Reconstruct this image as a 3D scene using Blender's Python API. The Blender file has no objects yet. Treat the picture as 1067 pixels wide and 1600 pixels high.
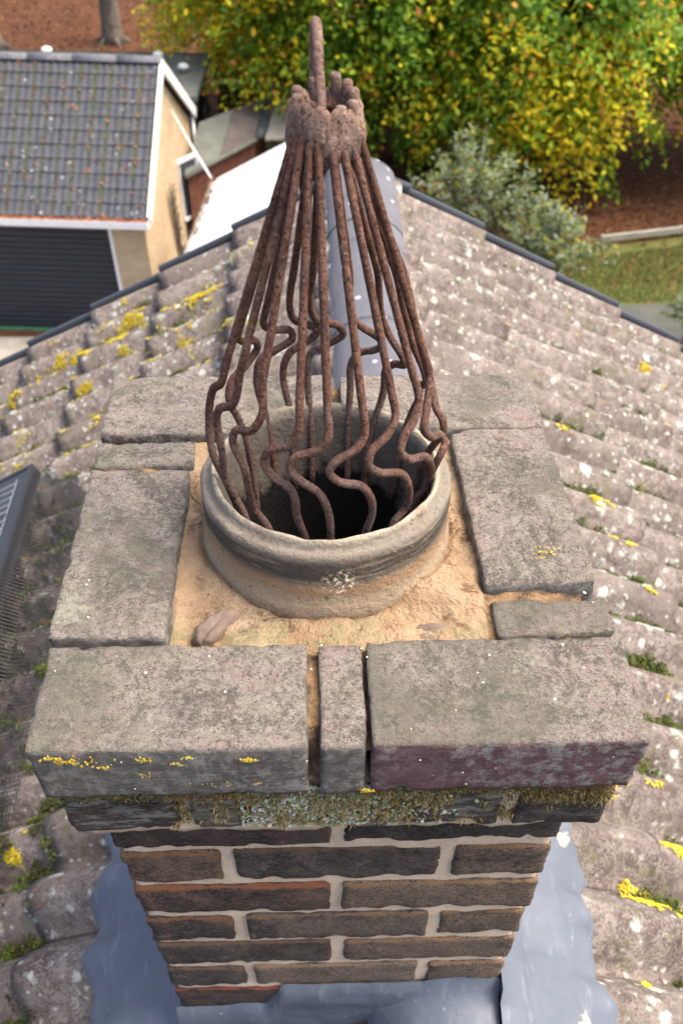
import bpy, math, random
import numpy as np
from mathutils import Vector, Matrix, noise
random.seed(7)
rng = np.random.default_rng(11)
R = math.radians
SC = bpy.context.scene
COL = SC.collection

# ------------------------------------------------------------------ camera
cam_d = bpy.data.cameras.new('camera')
cam = bpy.data.objects.new('camera', cam_d); COL.objects.link(cam)
cam.location = (-0.01321, -0.64591, 0.52297)
cam.rotation_euler = (R(36.369), R(-0.448), R(-1.542))
cam_d.sensor_fit = 'VERTICAL'
cam_d.sensor_height = 36.0
cam_d.lens = 1333.25 / 1600 * 36
cam_d.shift_y = 368.45 / 1600
cam_d.clip_start = 0.02
cam_d.clip_end = 600
cam_d.dof.use_dof = True
cam_d.dof.focus_distance = 0.76
cam_d.dof.aperture_fstop = 8.5
SC.camera = cam
# ------------------------------------------------------------------ sky, sun, exposure
SUN_EL, SUN_AZ = 60.0, 88.0      # azimuth clockwise from +Y (the view): soft veiled light from high on the right
world = bpy.data.worlds.new('World'); SC.world = world; world.use_nodes = True
wn = world.node_tree
sky = wn.nodes.new('ShaderNodeTexSky'); sky.sky_type = 'NISHITA'; sky.sun_disc = False
sky.sun_elevation = R(SUN_EL); sky.sun_rotation = R(SUN_AZ)
sky.air_density = 0.8; sky.dust_density = 5.0; sky.ozone_density = 0.3
bg = wn.nodes['Background']; bg.inputs['Strength'].default_value = 0.15
wn.links.new(sky.outputs[0], bg.inputs['Color'])
sun_d = bpy.data.lights.new('sun', 'SUN'); sun_d.energy = 1.4; sun_d.angle = R(40); sun_d.color = (1, .95, .88)
sun = bpy.data.objects.new('sun', sun_d); COL.objects.link(sun)
az = R(SUN_AZ); el = R(SUN_EL)
sdir = Vector((math.sin(az) * math.cos(el), math.cos(az) * math.cos(el), math.sin(el)))
sun.rotation_euler = sdir.to_track_quat('Z', 'Y').to_euler()
sun.location = (0, 0, 20)
SC.view_settings.view_transform = 'Standard'
SC.view_settings.look = 'None'
SC.view_settings.gamma = 1
SC.view_settings.exposure = 1.56
SC.view_settings.use_white_balance = True
SC.view_settings.white_balance_temperature = 6850
SC.cycles.use_denoising = True
SC.cycles.max_bounces = 6

# ------------------------------------------------------------------ helpers
def link(o, parent=None):
    COL.objects.link(o)
    if parent is not None: o.parent = parent
    return o
def tag(o, label=None, cat=None, group=None, kind=None):
    if label: o['label'] = label
    if cat: o['category'] = cat
    if group: o['group'] = group
    if kind: o['kind'] = kind
    return o
def empty(name, loc=(0, 0, 0), rz=0):
    o = bpy.data.objects.new(name, None); COL.objects.link(o)
    o.location = loc; o.rotation_euler = (0, 0, rz); o.empty_display_size = .05
    return o
def mesh_from(name, V, F, mat=None, smooth=True, attrs=None, cols=None):
    me = bpy.data.meshes.new(name)
    V = np.asarray(V, dtype=np.float32)
    if isinstance(F, np.ndarray):
        nf, k = F.shape
        me.vertices.add(len(V)); me.vertices.foreach_set('co', V.ravel())
        me.loops.add(nf * k); me.loops.foreach_set('vertex_index', F.ravel().astype(np.int32))
        me.polygons.add(nf)
        me.polygons.foreach_set('loop_start', (np.arange(nf) * k).astype(np.int32))
        me.polygons.foreach_set('loop_total', np.full(nf, k, dtype=np.int32))
        me.update(calc_edges=True)
    else:
        me.from_pydata([tuple(map(float, v)) for v in V], [], [tuple(int(i) for i in f) for f in F])
        me.update()
    if smooth: me.polygons.foreach_set('use_smooth', np.ones(len(me.polygons), dtype=bool))
    if attrs:
        for k, a in attrs.items():
            at = me.attributes.new(k, 'FLOAT', 'POINT'); at.data.foreach_set('value', np.asarray(a, dtype=np.float32))
    if cols is not None:
        at = me.attributes.new('Col', 'FLOAT_COLOR', 'POINT')
        c = np.ones((len(V), 4), dtype=np.float32); c[:, :3] = cols
        at.data.foreach_set('color', c.ravel())
    if mat is not None:
        for m in (mat if isinstance(mat, (list, tuple)) else [mat]): me.materials.append(m)
    me.validate()
    return me
def obj(name, me, parent=None, loc=None, rot=None):
    o = bpy.data.objects.new(name, me)
    if loc is not None: o.location = loc
    if rot is not None: o.rotation_euler = rot
    return link(o, parent)
class MB:
    """collects shapes for ONE part"""
    def __init__(s): s.V = []; s.F = []; s.mi = []
    def add(s, V, F, mi=0):
        b = len(s.V); s.V += [tuple(v) for v in V]; s.F += [tuple(i + b for i in f) for f in F]; s.mi += [mi] * len(F); return s
    def box(s, a, b, mi=0):
        x0, y0, z0 = a; x1, y1, z1 = b
        V = [(x0,y0,z0),(x1,y0,z0),(x1,y1,z0),(x0,y1,z0),(x0,y0,z1),(x1,y0,z1),(x1,y1,z1),(x0,y1,z1)]
        return s.add(V, [(0,3,2,1),(4,5,6,7),(0,1,5,4),(1,2,6,5),(2,3,7,6),(3,0,4,7)], mi)
    def slab(s, P, t, mi=0):
        P = [Vector(p) for p in P]; n = (P[1]-P[0]).cross(P[2]-P[0]).normalized()
        if n.z < 0: P.reverse(); n = -n
        k = len(P); V = P + [p - n*t for p in P]
        return s.add(V, [tuple(range(k)), tuple(range(2*k-1, k-1, -1))] + [(i, i+k, (i+1) % k + k, (i+1) % k) for i in range(k)], mi)
    def tube(s, pts, rad, seg=8, mi=0, cap=True):
        pts = [Vector(p) for p in pts]; n = len(pts)
        if not hasattr(rad, '__len__'): rad = [rad] * n
        b = len(s.V); prev = None
        for i, p in enumerate(pts):
            t = (pts[min(i+1, n-1)] - pts[max(i-1, 0)]).normalized()
            if prev is None:
                a = t.orthogonal().normalized()
            else:
                a = (prev - t * prev.dot(t)); a = a.normalized() if a.length > 1e-6 else t.orthogonal().normalized()
            prev = a; c = t.cross(a)
            for k in range(seg):
                w = 2 * math.pi * k / seg
                s.V.append(tuple(p + (a * math.cos(w) + c * math.sin(w)) * rad[i]))
        for i in range(n - 1):
            for k in range(seg):
                k2 = (k + 1) % seg
                s.F.append((b + i*seg + k, b + i*seg + k2, b + (i+1)*seg + k2, b + (i+1)*seg + k)); s.mi.append(mi)
        if cap:
            s.F.append(tuple(b + k for k in range(seg))[::-1]); s.mi.append(mi)
            s.F.append(tuple(b + (n-1)*seg + k for k in range(seg))); s.mi.append(mi)
        return s
    def mesh(s, name, mat, smooth=False):
        me = mesh_from(name, s.V, s.F, mat, smooth)
        if any(s.mi): me.polygons.foreach_set('material_index', np.array(s.mi, dtype=np.int32))
        return me
    def build(s, name, mat, parent=None, smooth=False, loc=None, rot=None):
        return obj(name, s.mesh(name, mat, smooth), parent, loc, rot)
def spline(P, per=6):
    P = np.asarray(P, float); n = len(P); out = []
    for i in range(n - 1):
        p0 = P[max(i-1, 0)]; p1 = P[i]; p2 = P[i+1]; p3 = P[min(i+2, n-1)]
        L = np.linalg.norm(p2 - p1); m = max(2, int(per))
        # chord-length-aware tangents keep tight bends from overshooting
        l0 = max(np.linalg.norm(p1 - p0), 1e-4); l2 = max(np.linalg.norm(p3 - p2), 1e-4)
        t1 = ((p1 - p0) / l0 + (p2 - p1) / max(L, 1e-4)) * .5 * L if i > 0 else (p2 - p1)
        t2 = ((p3 - p2) / l2 + (p2 - p1) / max(L, 1e-4)) * .5 * L if i < n - 2 else (p2 - p1)
        for k in range(m):
            t = k / m
            out.append((2*t**3-3*t**2+1)*p1 + (t**3-2*t**2+t)*t1 + (-2*t**3+3*t**2)*p2 + (t**3-t**2)*t2)
    out.append(P[-1]); return np.array(out)
def nz(p, s, seed=0.0): return noise.noise(Vector((p[0]*s + seed, p[1]*s - seed*1.7, p[2]*s + seed*.6)))
def grid_faces(nu, nv, off=0):
    i = np.arange(nu - 1)[:, None] * nv + np.arange(nv - 1)[None]
    return np.stack([i, i + nv, i + nv + 1, i + 1], -1).reshape(-1, 4) + off

# ------------------------------------------------------------------ material kit
class Mat:
    def __init__(s, name, rough=.85, spec=.3):
        s.m = bpy.data.materials.new(name); s.m.use_nodes = True; s.t = s.m.node_tree
        s.b = s.t.nodes['Principled BSDF']; s.b.inputs['Roughness'].default_value = rough
        s.b.inputs['Specular IOR Level'].default_value = spec
        s._pos = None
    def N(s, ty, **kw):
        n = s.t.nodes.new(ty)
        for k, v in kw.items(): setattr(n, k, v)
        return n
    def L(s, a, b): s.t.links.new(a, b)
    def put(s, sock, v):
        if isinstance(v, bpy.types.NodeSocket): s.L(v, sock)
        elif v is not None:
            if sock.type == 'RGBA' and len(v) == 3: v = (*v, 1)
            sock.default_value = v
    @property
    def pos(s):
        if s._pos is None: s._pos = s.N('ShaderNodeNewGeometry')
        return s._pos.outputs['Position']
    def normal(s):
        s.pos; return s._pos.outputs['Normal']
    def xyz(s, v):
        n = s.N('ShaderNodeSeparateXYZ'); s.L(v, n.inputs[0]); return n.outputs
    def scaled(s, v, sc):
        n = s.N('ShaderNodeVectorMath', operation='MULTIPLY'); s.L(v, n.inputs[0]); n.inputs[1].default_value = sc; return n.outputs[0]
    def shifted(s, k=13.0):
        """world position moved by a random amount per object, so that shared meshes differ"""
        oi = s.N('ShaderNodeObjectInfo'); m = s.math('MULTIPLY', oi.outputs['Random'], k)
        n = s.N('ShaderNodeVectorMath', operation='ADD'); s.L(s.pos, n.inputs[0]); s.L(m, n.inputs[1]); return n.outputs[0]
    def objcol(s): return s.N('ShaderNodeObjectInfo').outputs['Color']
    def rnd(s): return s.N('ShaderNodeObjectInfo').outputs['Random']
    def attr(s, name, out='Fac'): 
        n = s.N('ShaderNodeAttribute'); n.attribute_name = name; return n.outputs[out]
    def noise(s, scale, detail=4, rough=.6, vec=None, dist=0, out='Fac'):
        n = s.N('ShaderNodeTexNoise'); s.L(vec if vec is not None else s.pos, n.inputs['Vector'])
        n.inputs['Scale'].default_value = scale; n.inputs['Detail'].default_value = detail
        n.inputs['Roughness'].default_value = rough; n.inputs['Distortion'].default_value = dist
        return n.outputs[out]
    def vor(s, scale, vec=None, out='Distance', feature='F1', rand=1.0):
        n = s.N('ShaderNodeTexVoronoi', feature=feature); s.L(vec if vec is not None else s.pos, n.inputs['Vector'])
        n.inputs['Scale'].default_value = scale; n.inputs['Randomness'].default_value = rand
        return n.outputs[out] if out else n
    def ramp(s, f, stops, interp='LINEAR'):
        n = s.N('ShaderNodeValToRGB'); n.color_ramp.interpolation = interp
        e = n.color_ramp.elements
        while len(e) < len(stops): e.new(.5)
        for q, (p, c) in zip(e, stops):
            q.position = p; q.color = (c, c, c, 1) if not hasattr(c, '__len__') else (*c, 1)
        s.put(n.inputs[0], f); return n.outputs[0]
    def step(s, f, a, b):
        n = s.N('ShaderNodeMapRange', interpolation_type='SMOOTHSTEP'); s.put(n.inputs[0], f)
        n.inputs[1].default_value = a; n.inputs[2].default_value = b; return n.outputs[0]
    def math(s, op, a, b=None):
        n = s.N('ShaderNodeMath', operation=op); s.put(n.inputs[0], a)
        if b is not None: s.put(n.inputs[1], b)
        return n.outputs[0]
    def mul(s, *a):
        r = a[0]
        for x in a[1:]: r = s.math('MULTIPLY', r, x)
        return r
    def mix(s, f, a, b, blend='MIX'):
        n = s.N('ShaderNodeMix', data_type='RGBA', blend_type=blend); n.clamp_factor = True
        s.put(n.inputs[0], f); s.put(n.inputs[6], a); s.put(n.inputs[7], b); return n.outputs[2]
    def color(s, c): s.put(s.b.inputs['Base Color'], c); return s
    def bump(s, h, dist, strength=1.0, chain=None):
        n = s.N('ShaderNodeBump'); s.put(n.inputs['Height'], h); n.inputs['Distance'].default_value = dist
        n.inputs['Strength'].default_value = strength
        if chain is not None: s.L(chain, n.inputs['Normal'])
        s.L(n.outputs[0], s.b.inputs['Normal']); return n.outputs[0]

def flat_mat(name, c, rough=.6, spec=.3, var=.25, scale=6, metal=0):
    m = Mat(name, rough, spec); f = m.noise(scale, 5)
    d = tuple(x*(1-var) for x in c); e = tuple(min(1, x*(1+var)) for x in c)
    m.color(m.ramp(f, [(.3, d), (.7, e)])); m.b.inputs['Metallic'].default_value = metal
    m.bump(m.noise(scale*25, 3), .002, .3)
    return m.m

# --- coping bricks: pale weathered crust on top, clay body (object colour) on the sides
def mk_cap_brick():
    m = Mat('weathered_cap_brick', .95, .15)
    v = m.shifted(3.0)
    big = m.noise(8, 6, .7, v, .3); mid = m.noise(30, 6, .75, v); fine = m.noise(520, 5, .8, v); fine2 = m.noise(1100, 3, .7, v)
    c = m.ramp(big, [(.30, (.18, .162, .152)), (.42, (.29, .262, .243)), (.52, (.40, .348, .315)), (.60, (.43, .33, .305)), (.70, (.33, .275, .258)), (.78, (.255, .243, .20))])
    c = m.mix(m.mul(m.step(mid, .48, .60), .75), c, (.375, .365, .29))                 # grey-green crust
    c = m.mix(m.mul(m.step(m.noise(15, 6, .85, v, .8), .50, .60), .8), c, (.125, .118, .105))   # sooty patches
    c = m.mix(m.mul(m.step(m.noise(75, 6, .9, v), .52, .60), .75), c, (.115, .108, .09))
    c = m.mix(m.mul(m.step(m.noise(130, 6, .9, v), .52, .60), .75), c, (.50, .475, .42))
    c = m.mix(m.mul(m.step(m.noise(210, 5, .85, v), .47, .38), .8), c, (.085, .078, .068))
    c = m.mix(m.mul(m.step(fine, .47, .38), .75), c, (.075, .070, .062))              # pits
    c = m.mix(m.mul(m.step(fine2, .54, .66), .45), c, (.60, .57, .51))
    c = m.mix(.55, c, m.mix(1.0, c, m.ramp(m.rnd(), [(0, (.80, .80, .74)), (.25, (1.08, .98, .94)), (.5, (.92, .95, .84)), (.75, (1.12, 1.0, .97)), (1, (.86, .84, .84))]), 'MULTIPLY'))
    c = m.mix(m.mul(m.step(m.noise(5.5, 5, .7, v, .6), .50, .62), .55), c, (.175, .17, .125))     # broad olive staining
    c = m.mix(m.mul(m.step(m.noise(19, 6, .85, v, .6), .54, .62), .5), c, (.10, .095, .085))
    ro = m.vor(12, v, None); rd_ = m.math('ADD', ro.outputs['Distance'], m.mul(m.math('SUBTRACT', m.noise(140, 6, .8, v), .5), 1.3))
    c = m.mix(m.mul(m.step(rd_, .30, .08), m.step(m.xyz(ro.outputs['Color'])[0], .55, .6), .8), c, (.50, .495, .37))   # pale green rosettes
    wv_ = m.N('ShaderNodeVectorMath', operation='ADD'); m.L(v, wv_.inputs[0]); m.L(m.scaled(m.noise(40, 4, .7, v, 0, 'Color'), (.02, .02, .02)), wv_.inputs[1])
    ck = m.vor(9, wv_.outputs[0], 'Distance', 'DISTANCE_TO_EDGE'); crack = m.mul(m.step(ck, .008, .001), m.step(m.noise(9, 2, .5, v), .60, .66))
    c = m.mix(m.mul(crack, .8), c, (.06, .053, .047))
    # sides
    st = m.noise(1, 4, .65, m.scaled(v, (60, 60, 420)))
    s_ = m.mix(m.step(st, .42, .6), m.mix(.50, (.03, .028, .028), m.objcol()), m.mix(.80, (.02, .02, .02), m.objcol()))
    crust = m.step(m.noise(90, 6, .8, v), .46, .60)
    s_ = m.mix(m.mul(crust, m.step(m.noise(7, 3, .5, v), .26, .52), .85), s_, (.46, .45, .41))
    s_ = m.mix(m.mul(m.step(fine, .57, .7), .5), s_, (.5, .49, .46))
    up = m.step(m.math('ADD', m.xyz(m.normal())[2], m.mul(m.math('SUBTRACT', m.noise(90, 4, .7, v), .5), .9)), .42, .62)
    c = m.mix(up, s_, c)
    m.color(c)
    h = m.math('ADD', m.mul(fine, .9), m.math('ADD', m.mul(m.noise(110, 6, .85, v), 1.1), m.mul(fine2, .4)))
    m.bump(m.math('SUBTRACT', h, m.mul(crack, .8)), .0055, 1.0)
    return m.m
# --- wall bricks: charcoal drag-wire faces, orange arrises (vertex attribute 'edge')
def mk_wall_brick():
    m = Mat('dragwire_brick', .8, .3)
    v = m.shifted(5.0)
    st = m.noise(1, 6, .85, m.scaled(v, (120, 120, 330))); st2 = m.noise(1, 5, .8, m.scaled(v, (260, 260, 620))); gr = m.noise(480, 5, .8, v)
    big = m.noise(11, 6, .75, v)
    clay = m.objcol(); tanny = m.xyz(clay)[1]                                   # paler clay shows more through the soot
    dark = m.mix(m.step(big, .38, .66), (.026, .024, .026), (.11, .092, .08))
    buff = m.mix(.5, clay, (.38, .31, .25))
    c = m.mix(m.mul(m.step(st, .46, .60), .85), dark, m.mix(.5, dark, buff))
    amt = m.math('ADD', m.noise(20, 6, .8, v), m.mul(tanny, 1.15))
    c = m.mix(m.mul(m.step(amt, .58, .78), m.step(st2, .40, .56)), c, buff)
    c = m.mix(m.mul(m.step(st2, .56, .68), .55), c, (.36, .30, .25))
    ed = m.math('ADD', m.attr('edge'), m.mul(m.math('SUBTRACT', m.noise(22, 6, .8, v), .5), 2.6))
    c = m.mix(m.step(ed, .58, .9), c, m.mix(m.noise(140, 4, .7, v), clay, m.mix(.5, clay, (.5, .29, .15))))
    c = m.mix(m.mul(m.step(gr, .47, .36), .7), c, (.012, .011, .011))
    wh = m.noise(300, 5, .8, v)
    c = m.mix(m.mul(m.step(wh, .60, .70), .65), c, (.48, .43, .37))
    # grey-white crustose lichen on the bricks that carry it (object colour alpha)
    oi = m.N('ShaderNodeObjectInfo')
    lic = m.step(m.noise(1, 6, .75, m.scaled(v, (30, 30, 130))), .5, .6)
    c = m.mix(m.mul(lic, m.math('SUBTRACT', 1.0, oi.outputs['Alpha'])), c, (.52, .53, .48))
    m.color(c)
    m.bump(m.math('ADD', m.math('ADD', st, m.mul(gr, .9)), m.mul(st2, .9)), .0065, 1.0)
    return m.m
def mk_mortar():
    m = Mat('sand_mortar', .95, .1)
    f = m.noise(380, 4, .7); g = m.noise(22, 4)
    c = m.ramp(g, [(.3, (.58, .45, .33)), (.7, (.74, .60, .455))])
    c = m.mix(m.mul(m.step(f, .46, .34), .5), c, (.2, .15, .11))
    c = m.mix(m.mul(m.step(f, .6, .75), .5), c, (.66, .58, .48))
    m.color(c); m.bump(m.math('ADD', f, m.mul(g, .5)), .003, .8)
    return m.m
def mk_flaunching():
    m = Mat('sand_flaunching', .95, .1)
    f = m.noise(300, 4, .7); g = m.noise(16, 5, .65); d = m.noise(38, 5, .7)
    c = m.ramp(g, [(.3, (.33, .205, .115)), (.5, (.43, .30, .185)), (.7, (.52, .40, .27))])
    y = m.xyz(m.pos)[1]
    al = m.mul(m.step(d, .44, .58), m.step(y, -.095, -.125), .65)
    c = m.mix(al, c, m.mix(m.noise(120, 5, .8), (.17, .16, .075), (.38, .36, .20)))                                       # algae on the damp front strip
    c = m.mix(m.mul(m.step(m.noise(46, 6, .8), .53, .63), .8), c, (.15, .085, .048))
    c = m.mix(m.mul(m.step(m.noise(9, 5, .7), .52, .66), .5), c, (.22, .16, .11))
    ck = m.vor(15, m.N('ShaderNodeVectorMath', operation='ADD').outputs[0], 'Distance', 'DISTANCE_TO_EDGE'); va = ck.node.inputs['Vector'].links[0].from_node; m.L(m.pos, va.inputs[0]); m.L(m.scaled(m.noise(45, 4, .7, None, 0, 'Color'), (.018, .018, .018)), va.inputs[1])
    crack = m.mul(m.step(ck, .018, .003), m.step(m.noise(11, 2), .55, .62)); c = m.mix(m.mul(crack, .85), c, (.09, .05, .03))
    c = m.mix(m.mul(m.step(f, .45, .33), .45), c, (.22, .13, .07))
    c = m.mix(m.mul(m.step(f, .6, .74), .4), c, (.78, .68, .52))
    c = m.mix(m.step(m.attr('joint'), .35, .75), c, m.mix(m.step(d, .42, .6), (.12, .085, .06), (.36, .225, .12)))
    m.color(c); m.bump(m.math('SUBTRACT', m.math('ADD', f, m.mul(d, 1.2)), crack), .006, 1.0)
    return m.m
def mk_pot():
    m = Mat('weathered_clay_pot', .85, .25)
    z = m.xyz(m.pos)[2]; w = m.noise(28, 5, .65)
    zz = m.math('ADD', z, m.mul(m.math('SUBTRACT', w, .5), .010))
    p = m.math('MULTIPLY_ADD', zz, 10.0); p.node.inputs[2].default_value = .2        # 0 -> .2, .05 -> .7
    c = m.ramp(p, [(.0, (.31, .24, .165)), (.24, (.33, .25, .165)), (.36, (.30, .19, .105)), (.43, (.13, .105, .08)),
                   (.47, (.068, .056, .045)), (.62, (.078, .066, .054)), (.665, (.17, .145, .115)), (.72, (.22, .19, .155)), (.765, (.24, .205, .16)), (.79, (.38, .33, .25))])
    st = m.noise(1, 4, .6, m.scaled(m.pos, (18, 18, 260)))
    c = m.mix(m.mul(m.step(st, .54, .68), .5), c, (.34, .28, .20))
    c = m.mix(m.mul(m.step(m.noise(24, 6, .8), .53, .66), .5), c, (.17, .115, .07))
    f = m.noise(210, 4, .7)
    c = m.mix(m.mul(m.step(f, .42, .3), .8), c, (.05, .045, .04))
    c = m.mix(m.mul(m.step(f, .62, .76), .55), c, (.55, .48, .36))
    # bare chips on the front of the band
    dv = m.N('ShaderNodeVectorMath', operation='DISTANCE'); m.L(m.pos, dv.inputs[0]); dv.inputs[1].default_value = (.004, -.106, .023)
    c = m.mix(m.mul(m.step(dv.outputs['Value'], .020, .006), m.step(m.noise(240, 4, .7), .53, .58)), c, (.72, .62, .46))
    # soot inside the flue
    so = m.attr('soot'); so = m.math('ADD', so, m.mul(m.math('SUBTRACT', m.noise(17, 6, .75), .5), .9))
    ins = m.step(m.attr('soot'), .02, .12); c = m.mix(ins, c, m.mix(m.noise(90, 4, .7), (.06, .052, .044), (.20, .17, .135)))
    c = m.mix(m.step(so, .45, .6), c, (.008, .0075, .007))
    m.color(c); m.bump(m.math('ADD', f, w), .004, .8)
    return m.m
def mk_rust(pale=False):
    m = Mat('pale_rust' if pale else 'rusted_iron', .85, .3)
    f = m.noise(330, 4, .7); g = m.noise(60, 5, .65); big = m.noise(18, 3)
    z = m.xyz(m.pos)[2]
    if pale:
        c = m.ramp(g, [(.3, (.17, .095, .07)), (.5, (.29, .185, .145)), (.68, (.40, .30, .245))])
        c = m.mix(m.mul(m.step(m.noise(30, 3), .57, .68), .7), c, (.32, .29, .10))
    else:
        c = m.ramp(g, [(.3, (.075, .036, .027)), (.5, (.155, .070, .048)), (.68, (.235, .120, .085))])
        lo = m.mul(m.step(z, .16, .09), m.step(big, .35, .6), .75)
        c = m.mix(lo, c, (.165, .115, .10))                                # the bent feet have a greyer, worn skin
    c = m.mix(m.mul(m.step(m.noise(110, 6, .8), .54, .64), .75), c, (.22, .135, .10))
    c = m.mix(m.mul(m.step(m.noise(28, 5, .75), .55, .68), .55), c, (.15, .125, .115))
    c = m.mix(m.mul(m.step(f, .46, .36), .85), c, (.022, .012, .010))
    c = m.mix(m.mul(m.step(f, .57, .68), .75), c, (.34, .215, .16))
    c = m.mix(m.mul(m.step(m.noise(700, 2), .64, .72), m.step(m.noise(9, 2), .54, .66)), c, (.66, .54, .42))
    m.color(c); m.bump(m.math('ADD', f, m.mul(m.noise(110, 6, .8), 1.4)), .0035, 1.0)
    return m.m
def mk_tile():
    m = Mat('lichened_concrete_tile', .93, .15)
    v = m.shifted(1.2)
    g = m.noise(9, 6, .7, v); f = m.noise(190, 6, .8, v); mid = m.noise(42, 6, .78, v); f2 = m.noise(620, 3, .7, v)
    c = m.ramp(g, [(.3, (.095, .072, .069)), (.46, (.155, .122, .112)), (.56, (.20, .165, .148)), (.7, (.275, .235, .208))])
    c = m.mix(m.mul(m.step(m.noise(26, 6, .85, v, .5), .52, .62), .32), c, (.085, .070, .065))          # dark weather stains
    reg = m.step(m.noise(4.2, 5, .65), .34, .58)
    grain = m.mul(m.step(m.math('ADD', m.mul(f, .55), m.mul(mid, .5)), .49, .58), m.math('MULTIPLY_ADD', reg, .7)); grain.node.inputs[1].links[0].from_node.inputs[2].default_value = .3
    c = m.mix(m.mul(grain, .66), c, m.mix(f2, (.33, .285, .25), (.50, .44, .385)))            # buff granular crust
    c = m.mix(m.mul(m.step(f, .45, .34), .7), c, (.055, .042, .040))
    c = m.mix(m.mul(m.step(f2, .43, .33), .6), c, (.06, .048, .044))
    alg = m.mul(m.step(m.noise(19, 6, .8, v), .52, .63), m.step(m.noise(2.7, 4, .65), .42, .58))
    c = m.mix(m.mul(alg, .7), c, m.mix(mid, (.085, .095, .03), (.24, .22, .10)))              # olive algae
    for sc, thr, k in ((14, .22, .50), (24, .24, .42), (44, .25, .45)):
        n = m.vor(sc, None, None); n2 = m.noise(sc*4, 6, .8); cc_ = m.xyz(n.outputs['Color'])
        d = m.math('ADD', n.outputs['Distance'], m.mul(m.math('SUBTRACT', n2, .5), 1.0))
        d = m.math('ADD', d, m.mul(cc_[2], .14))
        keep = m.step(cc_[0], k, k + .03)
        patch = m.step(m.math('ADD', m.noise(3.1, 4, .65), m.mul(m.step(m.xyz(m.pos)[1], .2, 1.2), .08)), .41, .50)
        c = m.mix(m.mul(m.step(d, thr + .07, thr - .07), keep, patch, .9), c, m.mix(n2, (.40, .43, .37), (.74, .75, .70)))
    m.color(c); m.bump(m.math('ADD', m.math('ADD', f, m.mul(mid, .6)), m.mul(f2, .5)), .0045, 1.0)
    return m.m
def mk_leaf(name, trans=.5):
    m = Mat(name, .6, .25); c = m.attr('Col', 'Color'); m.color(c)
    t = m.N('ShaderNodeBsdfTranslucent'); m.L(c, t.inputs[0])
    mx = m.N('ShaderNodeMixShader'); mx.inputs[0].default_value = trans
    m.L(m.b.outputs[0], mx.inputs[1]); m.L(t.outputs[0], mx.inputs[2])
    m.L(mx.outputs[0], m.t.nodes['Material Output'].inputs['Surface'])
    return m.m
def mk_flashing():
    m = Mat('grey_flashing', .55, .3)
    g = m.noise(6, 4); c = m.ramp(g, [(.3, (.088, .105, .135)), (.7, (.118, .138, .172))])
    sp = m.vor(55, None, None); keep = m.step(m.xyz(sp.outputs['Color'])[0], .80, .84); sd = m.math('ADD', sp.outputs['Distance'], m.mul(m.math('SUBTRACT', m.noise(160, 4, .7), .5), .7))
    c = m.mix(m.mul(m.step(sd, .16, .04), keep, m.step(m.noise(5, 3), .52, .6), .5), c, (.33, .36, .40))
    c = m.mix(m.mul(m.step(m.noise(1, 4, .7, m.scaled(m.pos, (70, 14, 14))), .55, .7), .3), c, (.25, .27, .30))
    d2 = m.vor(16, None, None); k2 = m.step(m.xyz(d2.outputs['Color'])[1], .86, .89)
    dd = m.math('ADD', d2.outputs['Distance'], m.mul(m.math('SUBTRACT', m.noise(70, 3), .5), .5))
    c = m.mix(m.mul(m.step(dd, .22, .14), k2, m.step(m.xyz(m.pos)[0], .1, .2)), c, (.42, .36, .27))
    m.color(c)
    m.put(m.b.inputs['Roughness'], m.ramp(m.noise(40, 4), [(.3, .48), (.7, .66)]))
    m.bump(m.math('ADD', m.noise(25, 4), m.mul(m.noise(9, 3), 1.6)), .006, .5)
    return m.m
def mk_ridge():
    m = Mat('grey_ridge_tile', .8, .2)
    c = m.ramp(m.noise(8, 5), [(.3, (.095, .098, .115)), (.7, (.135, .138, .155))])
    n = m.vor(30, None, None); d = m.math('ADD', n.outputs['Distance'], m.mul(m.math('SUBTRACT', m.noise(80, 3), .5), .3))
    c = m.mix(m.mul(m.step(d, .25, .17), m.step(m.xyz(n.outputs['Color'])[0], .8, .84)), c, (.6, .62, .63))
    c = m.mix(m.mul(m.step(m.noise(120, 4, .7), .42, .3), .5), c, (.08, .08, .085))
    m.color(c); m.bump(m.noise(130, 4, .7), .003, .6)
    return m.m
def mk_ground():
    m = Mat('leaf_strewn_ground', .95, .1)
    f = m.noise(9, 6, .75); g = m.noise(.5, 4); q = m.vor(7, None, 'Color')
    c = m.ramp(f, [(.3, (.045, .022, .015)), (.5, (.10, .044, .023)), (.62, (.15, .065, .032)), (.75, (.21, .105, .05))])
    c = m.mix(m.mul(m.step(g, .5, .66), .5), c, (.075, .035, .022))
    X = m.xyz(m.pos)
    edge = m.math('SUBTRACT', m.math('ADD', X[1], m.mul(m.math('SUBTRACT', m.noise(1.1, 4), .5), 1.6)), m.math('MULTIPLY_ADD', X[0], .23)); edge.node.inputs[1].links[0].from_node.inputs[2].default_value = 0
    grass = m.mul(m.step(edge, 20.3, 19.5), m.step(X[0], 3.5, 5.0))
    gc = m.ramp(m.noise(3, 6, .75), [(.3, (.06, .08, .022)), (.5, (.10, .125, .035)), (.65, (.18, .12, .05)), (.8, (.12, .14, .04))])
    c = m.mix(grass, c, gc)
    m.color(c); m.bump(f, .06, .8)
    return m.m
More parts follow.
